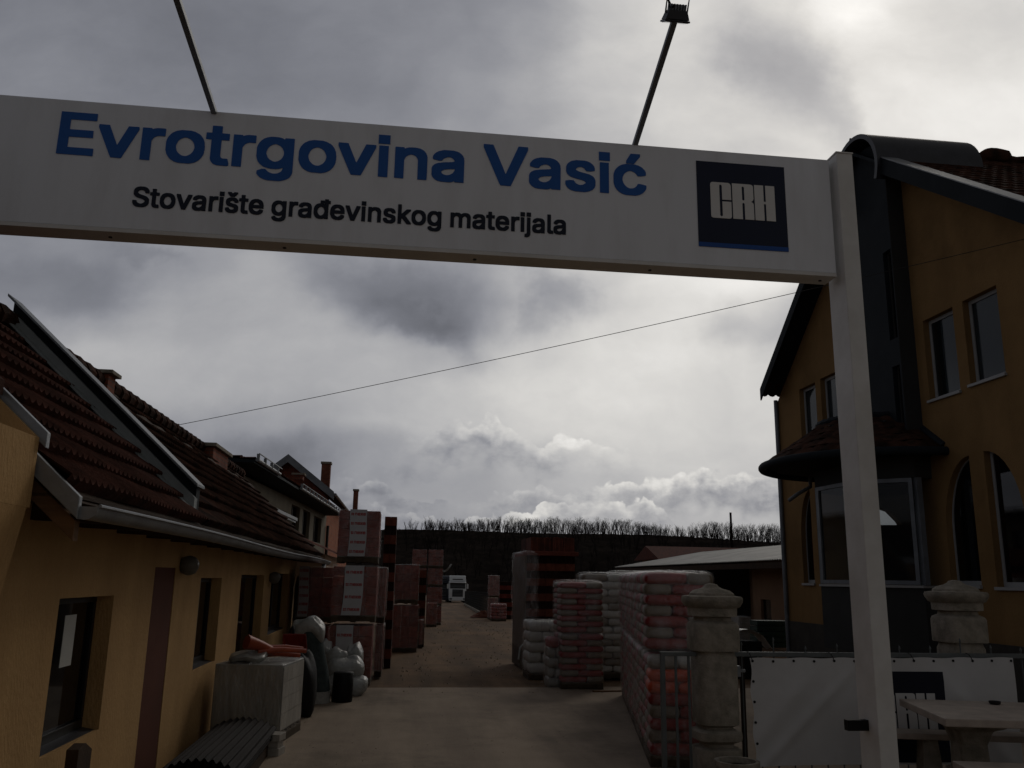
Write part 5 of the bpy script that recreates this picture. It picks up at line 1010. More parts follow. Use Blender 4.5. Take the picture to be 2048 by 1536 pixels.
# ---- right side: big open stack with timber side, crate of tiles on it
t = hollow_stack('big open stack of dark and orange courses right of the track', 1053, 1150, 1112, 20.7, 15, 2.1, zb=gz(20.7), first=0); bx0 = ay(1053, 1156, 20.7).x; bx1 = ay(1150, 1156, 20.7).x; zt_ = ay(1100, 1112, 20.7).z
mb = MB(); mb.box(bx0-.05, bx0-.004, 20.66, 22.8, gz(21)+.02, zt_); P('side_board', mb, 'cardboard', t)
mb = MB(); mb.box(bx0-.02, bx1+.06, 20.55, 22.9, zt_+.002, zt_+.10); P('top_board', mb, 'red_board', t, bev=.01)
mb = MB(); filmbox(mb, bx0-.09, bx0+.30, 20.5, 23.0, gz(21)+.5, zt_+.06, seed=3, wob=.03, top=.06, sq=8); P('torn_film', mb, 'film_thin', t, 50)
c0, c1 = ay(1062, 1090, 20.9).x, ay(1149, 1090, 20.9).x; zc = zt_+.104; zc1 = ay(1105, 1074, 20.9).z; ct = T('tile_pallet', 'dark red crate of roof tiles lying on top of the big open stack', 'tile pallet', ((c0+c1)/2, 20.9, zc))
mb = MB()
for i in range(24):
    for j in range(2): mb.box(c0+(c1-c0)*i/24+.003, c0+(c1-c0)*(i+1)/24-.003, 20.9+.02*rnd.random()+.9*j, 21.75+.9*j, zc+.02+.003*j, zc+(zc1-zc)*(.93+.07*rnd.random()))
P('tile_load', mb, 'tile_red', ct); mb = MB(); mb.box(c0-.02, c1+.02, 20.85, 22.7, zc, zc+.018); mb.box(c0+.7*(c1-c0), c0+.7*(c1-c0)+.03, 20.87, 20.895, zc+.15, zc+.3); P('crate_base', mb, 'red_board', ct)
mb = MB(); pts = [az(1046, 1338, .03), ay(1037, 1318, 19.6), ay(1040, 1296, 19.7), ay(1047, 1288, 19.8), ay(1050, 1300, 19.8), ay(1046, 1322, 19.6), az(1052, 1345, .03)]; mb.tube([pts[0].lerp(pts[1], .0), *pts[1:-1], pts[-1]], .022, 6); ONE('coiled_hose', 'loop of pale hose hanging at the foot of the big open stack', 'hose', mb, 'hose', (pts[0].x, pts[0].y, 0), smooth=60)
# ---- pallets of bags: each bag a part
BAGM = {}
def bagmesh(kind, w, d, h_, seed):
    key = (kind, round(w, 2), round(d, 2), round(h_, 2), seed)
    if key not in BAGM:
        mb = MB(); mb.pillow(0, w, 0, d, -.012, h_+.012, 14, 9, .20, .0, .004, seed); BAGM[key] = mkmesh('bag', mb, kind, (0, 0, 0), 180)
    return BAGM[key]
def bag_pallet(label, base, w, d, h_, rot, scheme, layers=8, film='film', group='shrink-wrapped pallets of bags', pal=True, jit=.008, seed=1, top=.05, loose=0):
    t = T('bag_pallet', label, 'bag pallet', base, group, rot=rot); r_ = random.Random(seed); z = 0
    if pal: mb = MB(); pallet(mb, 0.01, w-.01, .01, d-.01, 0); P('pallet', mb, 'pallet_wood', t, local=True); z = .132
    lh = (h_-z)/layers; rows = max(1, round(d/.42)); rd = d/rows
    for l in range(layers):
        for r in range(rows):
            segs = [(0, .62, 0), (.62, 1., 1)] if (l+r) % 2 == 0 else [(0, .40, 1), (.40, 1., 0)]
            for a, b, k_ in segs:
                kd = scheme(l, r, k_, layers); o = bpy.data.objects.new('bag', bagmesh(kd, (b-a)*w, rd, lh, r_.randint(0, 2))); COL.objects.link(o); o.parent = t
                o.location = (a*w+r_.uniform(-jit, jit), r*rd+r_.uniform(-jit, jit), z+l*lh); o.rotation_euler = (0, 0, r_.uniform(-.02, .02))
    if film: mb = MB(); filmbox(mb, -.025, w+.025, -.025, d+.025, z-.03, h_-.02, seed=seed, wob=.010, top=top, sq=7, layers=layers, m=layers*3); P('film', mb, film, t, 60, local=True)
    return t
redb = lambda l, r, k, n: 'bag_beige' if k else 'bag_red'
rot1 = -R(11.4); ca_, sa_ = cos(rot1), sin(rot1); B0 = gnd(1300, 1537); ZL = ay(1296, 1308, B0.y).z; ZU = ay(1290, 1139, B0.y+.35).z
ordn = ('nearest', 'second', 'third', 'fourth', 'rearmost')
def row_base(k, z, back=0.): s_ = 1.24*k+back; return (B0.x-sa_*s_, B0.y+ca_*s_, z)
def orangeb(l, r, k, n):
    if r == 0 and l == n-1: return 'bag_beige' if k else 'bag_white'
    if r == 0 and l == n-2: return 'bag_tan' if k else 'bag_orange'
    if r == 0 and l == n-3: return 'bag_orange'
    return redb(l, r, k, n)
bag_pallet('nearest lower bag pallet behind the gate with orange and tan bags on top', row_base(0, 0), .84, 1.2, ZL-.03, rot1, orangeb, 8, 'film_thin', seed=3)
for k in range(1, 5): bag_pallet(f'{ordn[k]} lower pallet in the row of red and beige bags behind the gate', row_base(k, 0), .84, 1.2, ZL-.03, rot1, redb, 8, 'film_heavy', seed=3+k)
for k in range(5): bag_pallet(f'{ordn[k]} upper pallet in the row of red and beige bags behind the gate', row_base(k, ZL+.03, .35), .82, 1.2, ZU-ZL-.07, rot1, redb, 7, 'film_heavy' if k else 'film', seed=13+k, top=.06, pal=False)
# film hung down the long side of the row
rb0 = Vector((3.06, 16.7, 0)); ZJ = ay(1160, 1266, 16.7).z
bag_pallet('lower pallet of the slim red and beige two-high bag stack at the slab edge', (3.07, 16.7, 0), .82, 1.0, ZJ-.02, -R(2), redb, 8, 'film_thin', seed=31)
bag_pallet('upper pallet of the slim red and beige two-high bag stack at the slab edge', (3.05, 16.7, ZJ+.01), .84, 1.0, ay(1160, 1160, 16.7).z-ZJ-.06, -R(2), redb, 9, 'film', seed=32, pal=False, top=.07)
whiteb = lambda l, r, k, n: 'bag_white' if (l+k) % 3 else 'bag_beige'
mixb = lambda l, r, k, n: 'bag_white' if l > n-3 or (l % 3 == 0) else 'bag_beige'
bag_pallet('lower pallet of the pale two-high bag stack right of the slim red one', (4.0, 18.6, 0), .86, 1.1, 1.05, -R(4), mixb, 7, 'film_thin', seed=41)
bag_pallet('upper white pallet of the pale two-high bag stack right of the slim red one', (3.88, 18.6, 1.08), .90, 1.1, ay(1190, 1143, 18.6).z-1.14, -R(4), whiteb, 7, 'film', seed=42, pal=False, top=.07)
bag_pallet('white-topped bag pallet peeping out behind the long red bag row', (4.72, 19.3, 0), .9, 1.1, ay(1265, 1142, 19.3).z-.04, -R(4), whiteb, 15, 'film', seed=43, top=.07)
bag_pallet('low bulging pallet of white bags in front of the big open stack', (ay(1057, 1300, 18.7).x, 18.7, gz(18.7)), .74, .9, ay(1090, 1243, 18.7).z-gz(18.7), 0, lambda l, r, k, n: 'bag_white', 5, 'film', seed=51, top=.05, jit=.02)
bag_pallet('small grey wrapped stack with a red cloth on top beside the slim bag stack', (ay(1097, 1320, 17.).x, 17., 0), .34, .5, ay(1112, 1276, 17.).z, 0, lambda l, r, k, n: 'wrap_grey' if l < n-1 else 'bag_red', 5, 'film', seed=52, pal=False, top=.03)
bag_pallet('far low pallet of red bags beside the rubble heap', (ay(983, 1225, 54).x, 54, gz(54)), .92, .9, 1.0, 0, lambda l, r, k, n: 'bag_red', 5, 'film', seed=61, top=.08)
brick_stack('far wrapped block pallet, lower one of the bright-edged column', 978, 996, 1196, 1236, 56.5, z0=gz(56), layers=4, film='film_heavy'); brick_stack('far wrapped block pallet, upper one of the bright-edged column', 979, 999, 1151, 1196, 56.5, z0=ay(988, 1195, 56.5).z, layers=5, film='film_heavy')
hollow_stack('far dark red open stack right of the bright-edged column', 1000, 1029, 1163, 57.5, 9, mt='brick_clay')
mb = MB(); p = gnd(968, 1236); mb.grid(lambda u, v: (p.x-.9+2.2*u, p.y-.5+1.6*v, gz(54)-.02+.42*max(0, sin(pi*u))*max(0, sin(pi*v))*(.7+.6*rnd.random())), 18, 12); ONE('rubble_heap', 'low heap of reddish rubble beside the track', 'heap', mb, 'red_heap', (p.x, p.y, gz(54)))
# far fence and post
a, b = Vector((6.0, 60, gz(60))), Vector((8.2, 112, gz(112))); ft = T('mesh_fence', 'grey wire mesh fence running back beside the track to the truck', 'fence', tuple(a)); mb = MB()
for i in range(60): q = a.lerp(b, i/59); mb.box(q.x-.02, q.x+.02, q.y-.02, q.y+.02, q.z, q.z+1.7)
for k in range(9): mb.beam(a+Vector((0, 0, .15+.19*k)), b+Vector((0, 0, .15+.19*k)), .02, .02)
P('mesh', mb, 'far_fence', ft); mb = MB(); mb.beam(a+Vector((0, 0, .02)), b+Vector((0, 0, .02)), .2, .35); P('footing', mb, 'concrete', ft)
p = gnd(958, 1220); mb = MB(); mb.box(p.x-.05, p.x+.05, p.y-.05, p.y+.05, p.z-.1, p.z+.95); ONE('marker_post', 'slim white post in front of the mesh fence', 'post', mb, 'white_frame', tuple(p), bev=.01)
p0, p1 = gnd(1186, 1387), gnd(1246, 1386); mb = MB(); mb.beam(p0+Vector((0, 0, .03)), p1+Vector((0, 0, .03)), .10, .04); ONE('loose_plank', 'loose reddish plank on the slab between the slim stack and the bag row', 'plank', mb, 'timber', tuple(p0), bev=.005)
# ================================================================== beside the ochre wall
C0 = gnd(556, 1491); rotc = -R(8); wp = T('wrapped_carton_pallet', 'grey stretch-wrapped block of cartons against the ochre wall', 'wrapped pallet', tuple(C0), rot=rotc); zt_ = ay(560, 1327, C0.y).z
mb = MB(); pallet(mb, -.86, 0, 0, 1.05, 0); P('pallet', mb, 'pallet_wood', wp, local=True)
mb = MB(); mb.box(-.85, -.01, .01, 1.04, .135, zt_-.02); P('cartons', mb, 'wrap_grey', wp, bev=.012, local=True)
mb = MB()
for k in range(4):
    mb.box(-.004, .0, .03, 1.02, .16+(zt_-.2)*k/4, .16+(zt_-.2)*(k+.97)/4)
P('carton_side', mb, 'wrap_light', wp, local=True)
mb = MB(); filmbox(mb, -.875, .015, -.015, 1.07, .10, zt_-.02, 5, .008, .03, 14); P('film', mb, 'film', wp, 50, local=True)
def barrow(label, base, rx, ry, rzz, mt):
    t = T('wheelbarrow', label, 'wheelbarrow', base, 'wheelbarrows piled by the cartons'); t.rotation_euler = (rx, ry, PSI+rzz)
    mb = MB(); a_ = [(-.32, -.2, .62), (.32, -.2, .62), (.28, .62, .56), (-.28, .62, .56)]; b_ = [(-.20, .0, .34), (.20, .0, .34), (.17, .45, .32), (-.17, .45, .32)]
    mb.add(a_+b_+[(x*.97, y*.97, z+.004) for x, y, z in a_]+[(x*.95, y*.95+.01, z+.008) for x, y, z in b_], [(0, 1, 5, 4), (1, 2, 6, 5), (2, 3, 7, 6), (3, 0, 4, 7), (4, 5, 6, 7), (8, 9, 13, 12), (9, 10, 14, 13), (10, 11, 15, 14), (11, 8, 12, 15), (12, 13, 14, 15), (0, 1, 9, 8), (1, 2, 10, 9), (2, 3, 11, 10), (3, 0, 8, 11)]); P('tray', mb, mt, t, local=True)
    mb = MB()
    for s_ in (-1, 1): mb.tube([(s_*.06, .78, .22), (s_*.18, .4, .30), (s_*.26, -.4, .46), (s_*.27, -.85, .58)], .016, 8); mb.tube([(s_*.22, -.1, .38), (s_*.22, -.16, .02), (s_*.22, -.30, .02)], .014, 6)
    P('frame', mb, 'black_frame', t, 50, local=True); mb = MB()
    for s_ in (-1, 1): mb.tube([(s_*.27, -.74, .555), (s_*.27, -.87, .585)], .022, 8)
    P('grip', mb, 'rubber', t, 50, local=True)
    mb = MB(); mb.tube([(.0, .80+.155*cos(a2), .20+.155*sin(a2)) for a2 in [2*pi*i/24 for i in range(24)]], .042, 8, closed=True); w_ = P('wheel', mb, 'rubber', t, 60, local=True)
    mb = MB(); mb.tube([(-.03, .80, .20), (.03, .80, .20)], .12, 20); mb.tube([(-.09, .80, .20), (.09, .80, .20)], .012, 8); P('rim', mb, mt, w_, 50, local=True); return t
q = ay(590, 1300, 14.0); bw_ = barrow('dark red wheelbarrow leaning wheel-up between the cartons and the grey roll', (q.x-.06, 14.2, .62), R(60), R(0), R(14), 'barrow_red'); bw_.scale = (.62,)*3
mb = MB()
for k, (a, b, r_) in enumerate([((493, 1284), (552, 1306), .062), ((515, 1303), (612, 1302), .034), ((508, 1309), (600, 1311), .034), ((535, 1296), (606, 1297), .026)]):
    u_, v_ = ay(*a, C0.y+.25+.1*k), ay(*b, C0.y+.5+.1*k); mb.tube([u_, u_.lerp(v_, .5)+Vector((0, 0, .02)), v_], [r_*1.5, r_, r_*.8], 8)
tb = ONE('pipe_bundle', 'small bundle of orange and red plastic pipes on the wrapped cartons', 'pipes', mb, 'barrow_orange', tuple(u_), smooth=60)
mb = MB(); mb.pillow(C0.x-.72, C0.x-.25, C0.y+.15, C0.y+.6, zt_+.0, zt_+.11, 10, 6, .5, .0, .02, 4); ONE('crumpled_film', 'crumpled clear film lying on the wrapped cartons', 'plastic film', mb, 'plastic_white', (C0.x-.5, C0.y+.3, zt_), smooth=60)
# grey roll with plastic hood
rb_ = gnd(632, 1408); tp = ay(618, 1262, rb_.y+.1); rt = T('geotextile_roll', 'tall grey fleece roll leaning on end with a clear plastic hood', 'fabric roll', (rb_.x, rb_.y, 0)); mb = MB()
a, b = Vector((rb_.x, rb_.y+.1, .17)), tp; mb.tube([a, a.lerp(b, .3)+Vector((.02, 0, 0)), a.lerp(b, .7)-Vector((.015, 0, 0)), b], [.20, .205, .215, .22], 20); P('roll', mb, 'geotextile', rt, 50)
mb = MB(); mb.pillow(b.x-.30, b.x+.27, b.y-.25, b.y+.25, b.z-.12, b.z+.19, 18, 12, .6, .03, .04, 9); P('hood', mb, 'plastic_white', rt, 60)
mb = MB(); mb.tube([a+Vector((0, 0, -.165)), a+Vector((0, 0, .02))], [.21, .212], 20); P('base_wrap', mb, 'plastic_white', rt, 50)
p = gnd(600, 1440); mb = MB(); mb.pillow(p.x-.32, p.x+.18, p.y, p.y+.6, .0, .85, 18, 12, .75, 0, .035, 2); ONE('black_sack', 'tall black plastic sack slumped between the cartons and the grey roll', 'sack', mb, 'black_plastic', (p.x, p.y, 0), smooth=60)
p = gnd(682, 1407); mb = MB(); mb.tube([(p.x, p.y+.15, 0), (p.x, p.y+.15, .02), (p.x+.01, p.y+.15, .46), (p.x+.01, p.y+.15, .48)], [.15, .17, .165, .14], 20); ONE('black_roll', 'short black roll of sheeting standing before the white sacks', 'roll', mb, 'black_plastic', (p.x, p.y, 0), smooth=50)
SK = [(640, 735, 1352, 1400, 15.7, 'bottom sack of the white pile, crumpled where it meets the slab'), (650, 728, 1318, 1360, 15.9, 'middle sack of the white pile, long and bulging'), (690, 727, 1292, 1330, 16.3, 'small round white sack on top of the pile at the right'), (648, 696, 1300, 1330, 16.1, 'flat white sack on top of the pile at the left'), (636, 662, 1284, 1312, 16.4, 'white sack standing behind the grey roll')]
for k, (a, b, c, d, Y, lb_) in enumerate(SK):
    u_, v_ = ay(a, d, Y), ay(b, c, Y); mb = MB(); mb.pillow(u_.x, v_.x, Y, Y+.55, max(.0, u_.z), v_.z, 18, 12, .55, .03, .030, k); ONE('sack', lb_, 'sack', mb, 'plastic_white', ((u_.x+v_.x)/2, Y, max(0, u_.z)), 'white sacks piled by the block tower', smooth=60)
# corrugated sheets, plank, block, stake in front
mb = MB(); cx0, cx1, cy0, cy1 = ay(322, 1500, 8.6).x, ay(486, 1505, 8.6).x, 8.6, 11.0
for s_ in range(3):
    mb.grid(lambda u, v: (cx0+(cx1-cx0)*u, cy0+.02*s_+(cy1-cy0)*v+.0, .20+.03*s_+.10*sin(pi*min(1, u*1.1))**.7+.016*sin(u*2*pi*10)), 90, 6)
ct = ONE('corrugated_sheets', 'dark arched stack of corrugated sheets on the ground by the ochre wall', 'roof sheets', mb, 'corrugated', ((cx0+cx1)/2, cy0, .0), smooth=60)
mb = MB(); mb.box(cx0+.05, cx1-.05, cy0+.15, cy1-.1, .0, .17); ONE('sheet_shade', 'dark block standing in for the shade under the corrugated sheets', 'shade block', mb, 'timber_dark', ((cx0+cx1)/2, cy0+.1, 0))  # dark box added as painted shade in the hollow below the sheets
u_, v_ = az(487, 1536, .06), az(526, 1500, .06); mb = MB(); mb.beam(u_-(v_-u_)*.8, v_, .07, .05); ONE('edge_board', 'pale sawn board on the ground along the corrugated sheets', 'board', mb, 'weathered', tuple(v_), bev=.004)
p = gnd(527, 1514); q = gnd(556, 1500); mb = MB(); mb.box(-.02, .17, 0, .22, 0, .09); mb.box(.0, .15, .02, .20, .09, .16); mb.box(-.02, .17, 0, .22, .16, .24); ONE('concrete_block', 'small pale concrete spacer block at the corner of the wrapped cartons', 'block', mb, 'concrete_light', (p.x, p.y, 0), bev=.008, rot=-R(12), local=True)
a, b = ax(145, 1500, -2.12), ax(172, 1500, -2.12); mb = MB(); mb.prism([(-2.16, a.y, -.2), (-2.16, b.y, -.2), (-2.16, b.y, a.z-.04), (-2.16, (a.y+b.y)/2-.0, a.z+.02), (-2.16, a.y, a.z)], (.08, 0, 0)); ONE('wooden_stake', 'short dark wooden stake standing below the first window', 'stake', mb, 'timber_dark', (-2.12, a.y, 0), bev=.004)
# ================================================================== gate, pillars, fence, banner
FY = 8.6; zr = ay(1700, 1306, FY).z
def pillar(pxc, label, first=None):
    x = ay(pxc, 1300, FY).x
    if first: return dup(first, (x+.12, FY+.36, .08), label)
    t = T('gate_pillar', label, 'pillar', (x, FY+.05, 0), 'cast stone gate pillars'); z = lambda py: ay(pxc, py, FY).z
    pr = [(.22, 0), (.22, z(1500)), (.215, z(1496)), (.15, z(1492)), (.15, z(1486)), (.225, z(1478)), (.23, z(1470)), (.225, z(1462)), (.15, z(1456)), (.15, z(1452)), (.20, z(1447)), (.205, z(1440)), (.205, z(1315)), (.19, z(1308)), (.185, z(1302))]
    mb = MB(); mb.lathe((0, 0, 0), pr, 40, 3.6); P('shaft', mb, 'concrete', t, 35, local=True)
    mb = MB(); mb.lathe((0, 0, 0), [(.222, z(1301)), (.226, z(1299)), (.226, z(1252)), (.212, z(1246)), (.165, z(1241)), (.160, z(1234))], 40, 5); P('collar', mb, 'concrete', t, 35, local=True)
    mb = MB(); mb.lathe((0, 0, 0), [(.161, z(1234)), (.225, z(1232)), (.228, z(1216)), (.255, z(1213)), (.268, z(1208)), (.28, z(1204)), (.285, z(1198)), (.275, z(1193)), (.21, z(1191)), (.205, z(1187)), (.17, z(1181)), (.10, z(1177)), (.07, z(1173)), (.055, z(1169)), (.02, z(1167))], 40, 3.2); P('cap', mb, 'concrete', t, 35, local=True)
    return t
pl1 = pillar(1430, 'stained cast stone pillar with domed cap at the open gate'); pl2 = pillar(1944, 'second cast stone pillar with domed cap rising behind the white banner', pl1)
gt = T('gate_leaf', 'grey steel gate leaf edge left of the near stone pillar', 'gate', (2.75, FY, 0)); x0 = ay(1322, 1400, FY).x; x1 = pl1['yb'][0]-.2; mb = MB(); mb.box(x0, x1, FY-.02, FY+.02, zr-.04, zr); mb.box(x0, x0+.045, FY-.021, FY+.021, .12, zr-.001); mb.box(x0+.046, x1, FY-.02, FY+.02, .12, .16)
P('frame', mb, 'steel_rail', gt, bev=.003)
for pxb in (1353, 1379): x = ay(pxb, 1400, FY).x; mb = MB(); mb.box(x-.011, x+.011, FY-.011, FY+.011, .161, zr-.041); P('bar', mb, 'steel_rail', gt)
fe = T('steel_fence', 'grey steel railing carrying the white banner', 'fence', (5, FY, 0)); mb = MB(); xa = pl1['yb'][0]+.19; mb.box(xa, 8.5, FY+.04, FY+.08, zr-.045, zr); mb.box(xa, 8.5, FY+.04, FY+.08, .12, .16); P('rail', mb, 'steel_rail', fe, bev=.003)
x = xa+.12; k = 0
while x < 8.4:
    mb = MB(); tip = zr+(.0 if k % 2 else .10+.05*sin(k)); mb.tube([(x, FY+.095, .1), (x, FY+.095, tip-.05), (x+.003, FY+.095, tip-.03), (x, FY+.095, tip)], [.008, .008, .013, .002], 6); P('bar', mb, 'steel_rail', fe); x += .17; k += 1
mb = MB(); mb.tube([(xa-.02, FY, 1.155), (xa+.12, FY+.03, 1.15)], .018, 6); mb.box(xa+.02, xa+.06, FY-.02, FY+.05, 1.10, 1.2); P('hinge', mb, 'zinc', fe)
p = ay(1487, 1420, FY+.12); mb = MB(); mb.box(p.x-.02, p.x+.02, FY+.1, FY+.14, 0, zr-.05); P('fence_post', mb, 'brown_frame', fe)
bx0_, bx1_, bz1, bz0 = ay(1503, 1400, FY-.03).x, ay(2034, 1400, FY-.03).x, ay(1503, 1316, FY-.03).z, .28
BYF = lambda x, z: FY-.035-.018*sin((x-bx0_)*3.+(bz1-z)*2.)*min(1, (bz1-z)*3)-.022*math.exp(-((x-bx0_-.6)-(z-.75)*1.1)**2/.006)*min(1, (bz1-z)*3)-.02*math.exp(-((x-bx0_-.25)-(z-.75)*.9)**2/.012)*min(1, (bz1-z)*3)-.015*math.exp(-((x-bx0_-2.2)+(z-.9)*.8)**2/.01)*min(1, (bz1-z)*3)
bt = T('banner', 'white vinyl banner with dark square logo laced to the railing', 'banner', (5, FY-.03, .3)); mb = MB()
topz = lambda x: bz1+.012*sin((x-bx0_)*14.6)*.4+.02*((x-bx0_)/(bx1_-bx0_))
mb.grid(lambda u, v: (bx0_+(bx1_-bx0_)*u+(.012*sin(v*16) if u == 0 else 0), BYF(bx0_+(bx1_-bx0_)*u, bz0+(topz(bx0_+(bx1_-bx0_)*u)-bz0)*v), bz0+(topz(bx0_+(bx1_-bx0_)*u)-bz0)*v), 110, 40); P('banner_cloth', mb, 'banner', bt, 60)
mb = MB(); n_ = 14
for i in range(n_): x = bx0_+.025+(bx1_-bx0_-.05)*i/(n_-1); z = topz(x)-.03; mb.tube([(x, BYF(x, z)-.006, z), (x, BYF(x, z)+.002, z)], .013, 10)
for i in range(1, 6): z = bz1-.03-.19*i; mb.tube([(bx0_+.022, BYF(bx0_+.02, z)-.006, z), (bx0_+.022, BYF(bx0_, z)+.002, z)], .013, 10)
P('eyelets', mb, 'black_frame', bt)
mb = MB()
for i in (0, 4, 8, 11): x = bx0_+.025+(bx1_-bx0_-.05)*i/(n_-1); z = topz(x)-.03; mb.tube([(x, BYF(x, z)-.008, z), (x-.02, FY-.02, zr-.01), (x-.02, FY+.03, zr+.004)], .005, 5)
P('lacing', mb, 'black_frame', bt)
q0, q1 = ay(1727, 1343, FY-.05), ay(1886, 1343, FY-.05); H_ = (q1.x-q0.x)
mb = MB(); mb.grid(lambda u, v: (q0.x+H_*u, BYF(q0.x+H_*u, q0.z-H_+H_*v)-.0035, q0.z-H_+H_*v), 24, 24); lg = P('logo_panel', mb, 'banner_navy', bt, 60)
P('logo_letters', logo_mb(lambda a, b, c: (a, BYF(a, b)-.010+c, b), q0.x, q1.x, q0.z-H_, q0.z, .003), 'banner', lg)
# terrace, pot, table
mb = MB(); mb.box(3.62, 14, -3, 8.3, -.2, .15); ONE('terrace', None, None, mb, 'slab', (8, 3, 0), kind='structure')
p = ay(1474, 1521, 7.95); pot = T('stone_pot', 'round mossy stone flower pot at the foot of the near pillar', 'flower pot', (p.x, 7.95, 0)); mb = MB(); ph = p.z; mb.lathe((0, 0, 0), [(.13, 0), (.17, ph*.5), (.185, ph-.05), (.20, ph-.045), (.20, ph), (.165, ph), (.16, ph-.05)], 28); P('bowl', mb, 'concrete', pot, 40, local=True)
mb = MB(); mb.lathe((0, 0, 0), [(.158, ph-.06), (.158, ph-.05)], 24); P('soil', mb, 'soil', pot, local=True)
TZ = .93; tc0 = az(1890, 1437, TZ); tr_ = -R(12); tb = T('stone_table', 'thick stone slab table on a waisted pedestal before the banner', 'table', (tc0.x, tc0.y, .15), rot=tr_)
zT = TZ-.15; mb = MB(); mb.prism([(0, 0, zT-.065), (2.1, 0, zT-.065), (2.1, 1.2, zT-.065), (.06, 1.26, zT-.065)], (0, 0, .065)); P('table_top', mb, 'table_stone', tb, bev=.008, local=True)
mb = MB(); zz = [0, .06, .10, .3, .5, .62, zT-.12, zT-.068]; ww = [.30, .30, .24, .16, .15, .2, .31, .33]; vs = []
for z, w_ in zip(zz, ww): vs += [(.42-w_*.75, .62-w_*.9, z), (.42+w_*.75, .62-w_*.9, z), (.42+w_*.75, .62+w_*.9, z), (.42-w_*.75, .62+w_*.9, z)]
mb.add(vs, [(i*4+j, i*4+(j+1) % 4, (i+1)*4+(j+1) % 4, (i+1)*4+j) for i in range(7) for j in range(4)]+[(3, 2, 1, 0), (28, 29, 30, 31)]); P('pedestal', mb, 'concrete', tb, bev=.02, local=True)
def bench(label, dy):
    c = Vector((dy*sin(12*pi/180), dy*cos(12*pi/180), 0)); b = T('stone_bench', label, 'bench', (tc0.x+c.x, tc0.y+c.y, .15), 'stone benches at the table', rot=tr_); mb = MB(); mb.box(-.02, 2.0, 0, .30, .42, .475); P('seat', mb, 'table_stone', b, bev=.008, local=True)
    for x in (.22, 1.55): mb = MB(); mb.hexa([(x, .03, 0), (x+.2, .03, 0), (x+.2, .27, 0), (x, .27, 0), (x+.03, .07, .418), (x+.17, .07, .418), (x+.17, .23, .418), (x+.03, .23, .418)]); P('leg', mb, 'concrete', b, bev=.01, local=True)
bench('stone bench between the table and the banner', 1.18); bench('stone bench on the near side of the table', -.42)
p = az(1990, 1409, TZ); mb = MB(); mb.lathe((0, 0, 0), [(.035, 0), (.05, .008), (.052, .03), (.042, .03), (.038, .012)], 20); mb.tube([(-.06, 0, .022), (-.045, 0, .03)], .006, 6); ONE('ashtray', 'small dark ashtray on the stone table', 'ashtray', mb, 'black_frame', (p.x, p.y, TZ+.001), local=True, smooth=40)
# things by the shed corner, seen between pillar and house
for k in range(5):
    p0 = ay(1545, 1246+k*11, 22.6); mb = MB(); mb.box(-.42, .48, 0, .5, 0, .125)
    for i in range(4): mb.box(-.38+.22*i, -.22+.22*i, -.01, -.001, .03, .10)
    ONE('crate', ('topmost', 'second', 'third', 'fourth', 'lowest')[k]+' dark green crate in the stack at the corner of the ochre house', 'crate', mb, 'green_crate', (p0.x, 22.6, p0.z-.07), 'dark green crates', bev=.01, local=True)
p = ay(1487, 1285, 19.); mb = MB(); mb.grid(lambda u, v: (p.x-.25+.95*u, 19+.6*v, p.z-.05+.30*sin(pi*(.28+.62*u))+.03*sin(v*9+u*5)-(.25*max(0, u-.75)*3)), 20, 10); ONE('white_tarp', 'white tarpaulin slung over goods behind the near pillar', 'tarpaulin', mb, 'tarp', (p.x, 19, p.z), smooth=60)
mb = MB(); mb.box(p.x-.3, p.x+.45, 19.05, 19.6, gz(19), p.z+.02); ONE('covered_goods', 'dark goods under the white tarpaulin behind the near pillar', 'goods', mb, 'dark_inside', (p.x, 19, gz(19)), bev=.02)
brick_stack('grey wrapped pallet in the shadow of the shed behind the near pillar', 1478, 1503, 1233, 1262, 30, z0=gz(30), film='film_thin', mt='wrap_grey', group='goods in the shed', name='wrapped_pallet')
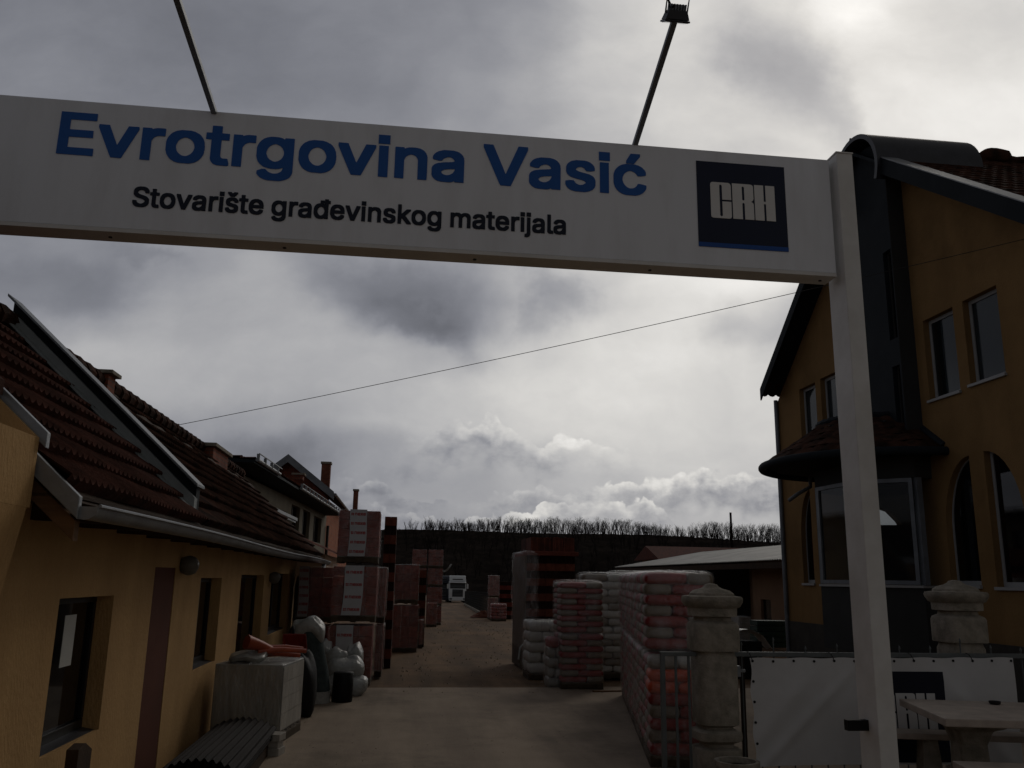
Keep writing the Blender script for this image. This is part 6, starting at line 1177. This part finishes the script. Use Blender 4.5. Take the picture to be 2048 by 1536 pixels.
# ================================================================== truck
def truck(label, x, y, m1, open_=True):
    z = gz(y); t = T('semi_truck', label, 'truck', (x, y, z)); w_ = 1.25
    mb = MB(); mb.prism([(-w_, 0, .55), (-w_, -.02, 1.5), (-w_, .10, 2.1), (-w_, .32, 2.95), (-w_, .42, 3.05), (-w_, 2.2, 3.05), (-w_, 2.2, .55)], (2*w_, 0, 0)); P('cab', mb, m1, t, bev=.07, local=True)
    mb = MB(); mb.prism([(-w_+.06, .40, 3.06), (-w_+.06, .62, 3.65), (-w_+.06, .9, 3.88), (-w_+.06, 2.15, 3.88), (-w_+.06, 2.15, 3.06)], (2*w_-.12, 0, 0)); P('roof_fairing', mb, m1, t, bev=.08, local=True)
    mb = MB(); mb.box(-.75, .75, .44, .50, 3.28, 3.40); P('roof_slot', mb, 'black_frame', t, local=True)
    mb = MB(); mb.hexa([(-1.12, .075, 2.02), (1.12, .075, 2.02), (1.12, .30, 2.8), (-1.12, .30, 2.8), (-1.12, .05, 2.02), (1.12, .05, 2.02), (1.12, .27, 2.8), (-1.12, .27, 2.8)]); P('windscreen', mb, 'glass_black', t, local=True)
    mb = MB(); mb.hexa([(-1.2, -.15, 2.82), (1.2, -.15, 2.82), (1.2, .3, 2.9), (-1.2, .3, 2.9), (-1.2, -.15, 2.90), (1.2, -.15, 2.90), (1.2, .3, 3.0), (-1.2, .3, 3.0)]); P('sun_visor', mb, m1, t, bev=.02, local=True)
    mb = MB(); mb.box(-.78, .78, -.05, -.021, .85, 1.9); g_ = P('grille', mb, 'black_frame', t, local=True); mb = MB()
    for k in range(5): mb.box(-.76, .76, -.065, -.051, .95+.19*k, 1.0+.19*k)
    P('grille_bars', mb, 'zinc_dark', g_, local=True)
    mb = MB(); mb.box(-w_, w_, -.12, .3, .28, .72); P('bumper', mb, m1, t, bev=.05, local=True)
    for s_ in (-1, 1):
        mb = MB(); mb.box(s_*1.0-.18, s_*1.0+.18, -.135, -.121, .42, .66); P('headlight', mb, 'lens_glass', t, local=True)
        mb = MB(); mb.tube([(s_*1.2, .25, 2.75), (s_*1.45, .05, 2.7), (s_*1.45, .05, 2.6)], .025, 6); mb.box(s_*1.45-.12, s_*1.45+.12, .0, .12, 2.0, 2.65); P('mirror', mb, m1, t, local=True)
        mb = MB(); mb.tube([(s_*.85, .75, .5), (s_*1.2, .75, .5)], .5, 20); P('wheel', mb, 'rubber', t, 50, local=True)
        mb = MB(); mb.tube([(s_*.85, 4.2, .5), (s_*1.2, 4.2, .5)], .5, 20); P('wheel', mb, 'rubber', t, 50, local=True)
    mb = MB(); mb.box(-.5, .5, .5, 14, .75, 1.05); P('chassis', mb, 'black_frame', t, local=True)
    mb = MB(); mb.box(-1.27, 1.27, 3.0, 14.5, 1.15, 3.7); P('trailer', mb, 'truck_dark', t, bev=.03, local=True); return t
p = ay(914, 1180, 130); truck('white high-roof truck facing the camera at the end of the track', p.x+.1, 130, 'truck_white')
p = ay(884, 1180, 133); truck('dark truck half hidden left of the white one', p.x+.0, 134, 'truck_dark')
# haze is left out: the air in the photograph is clear
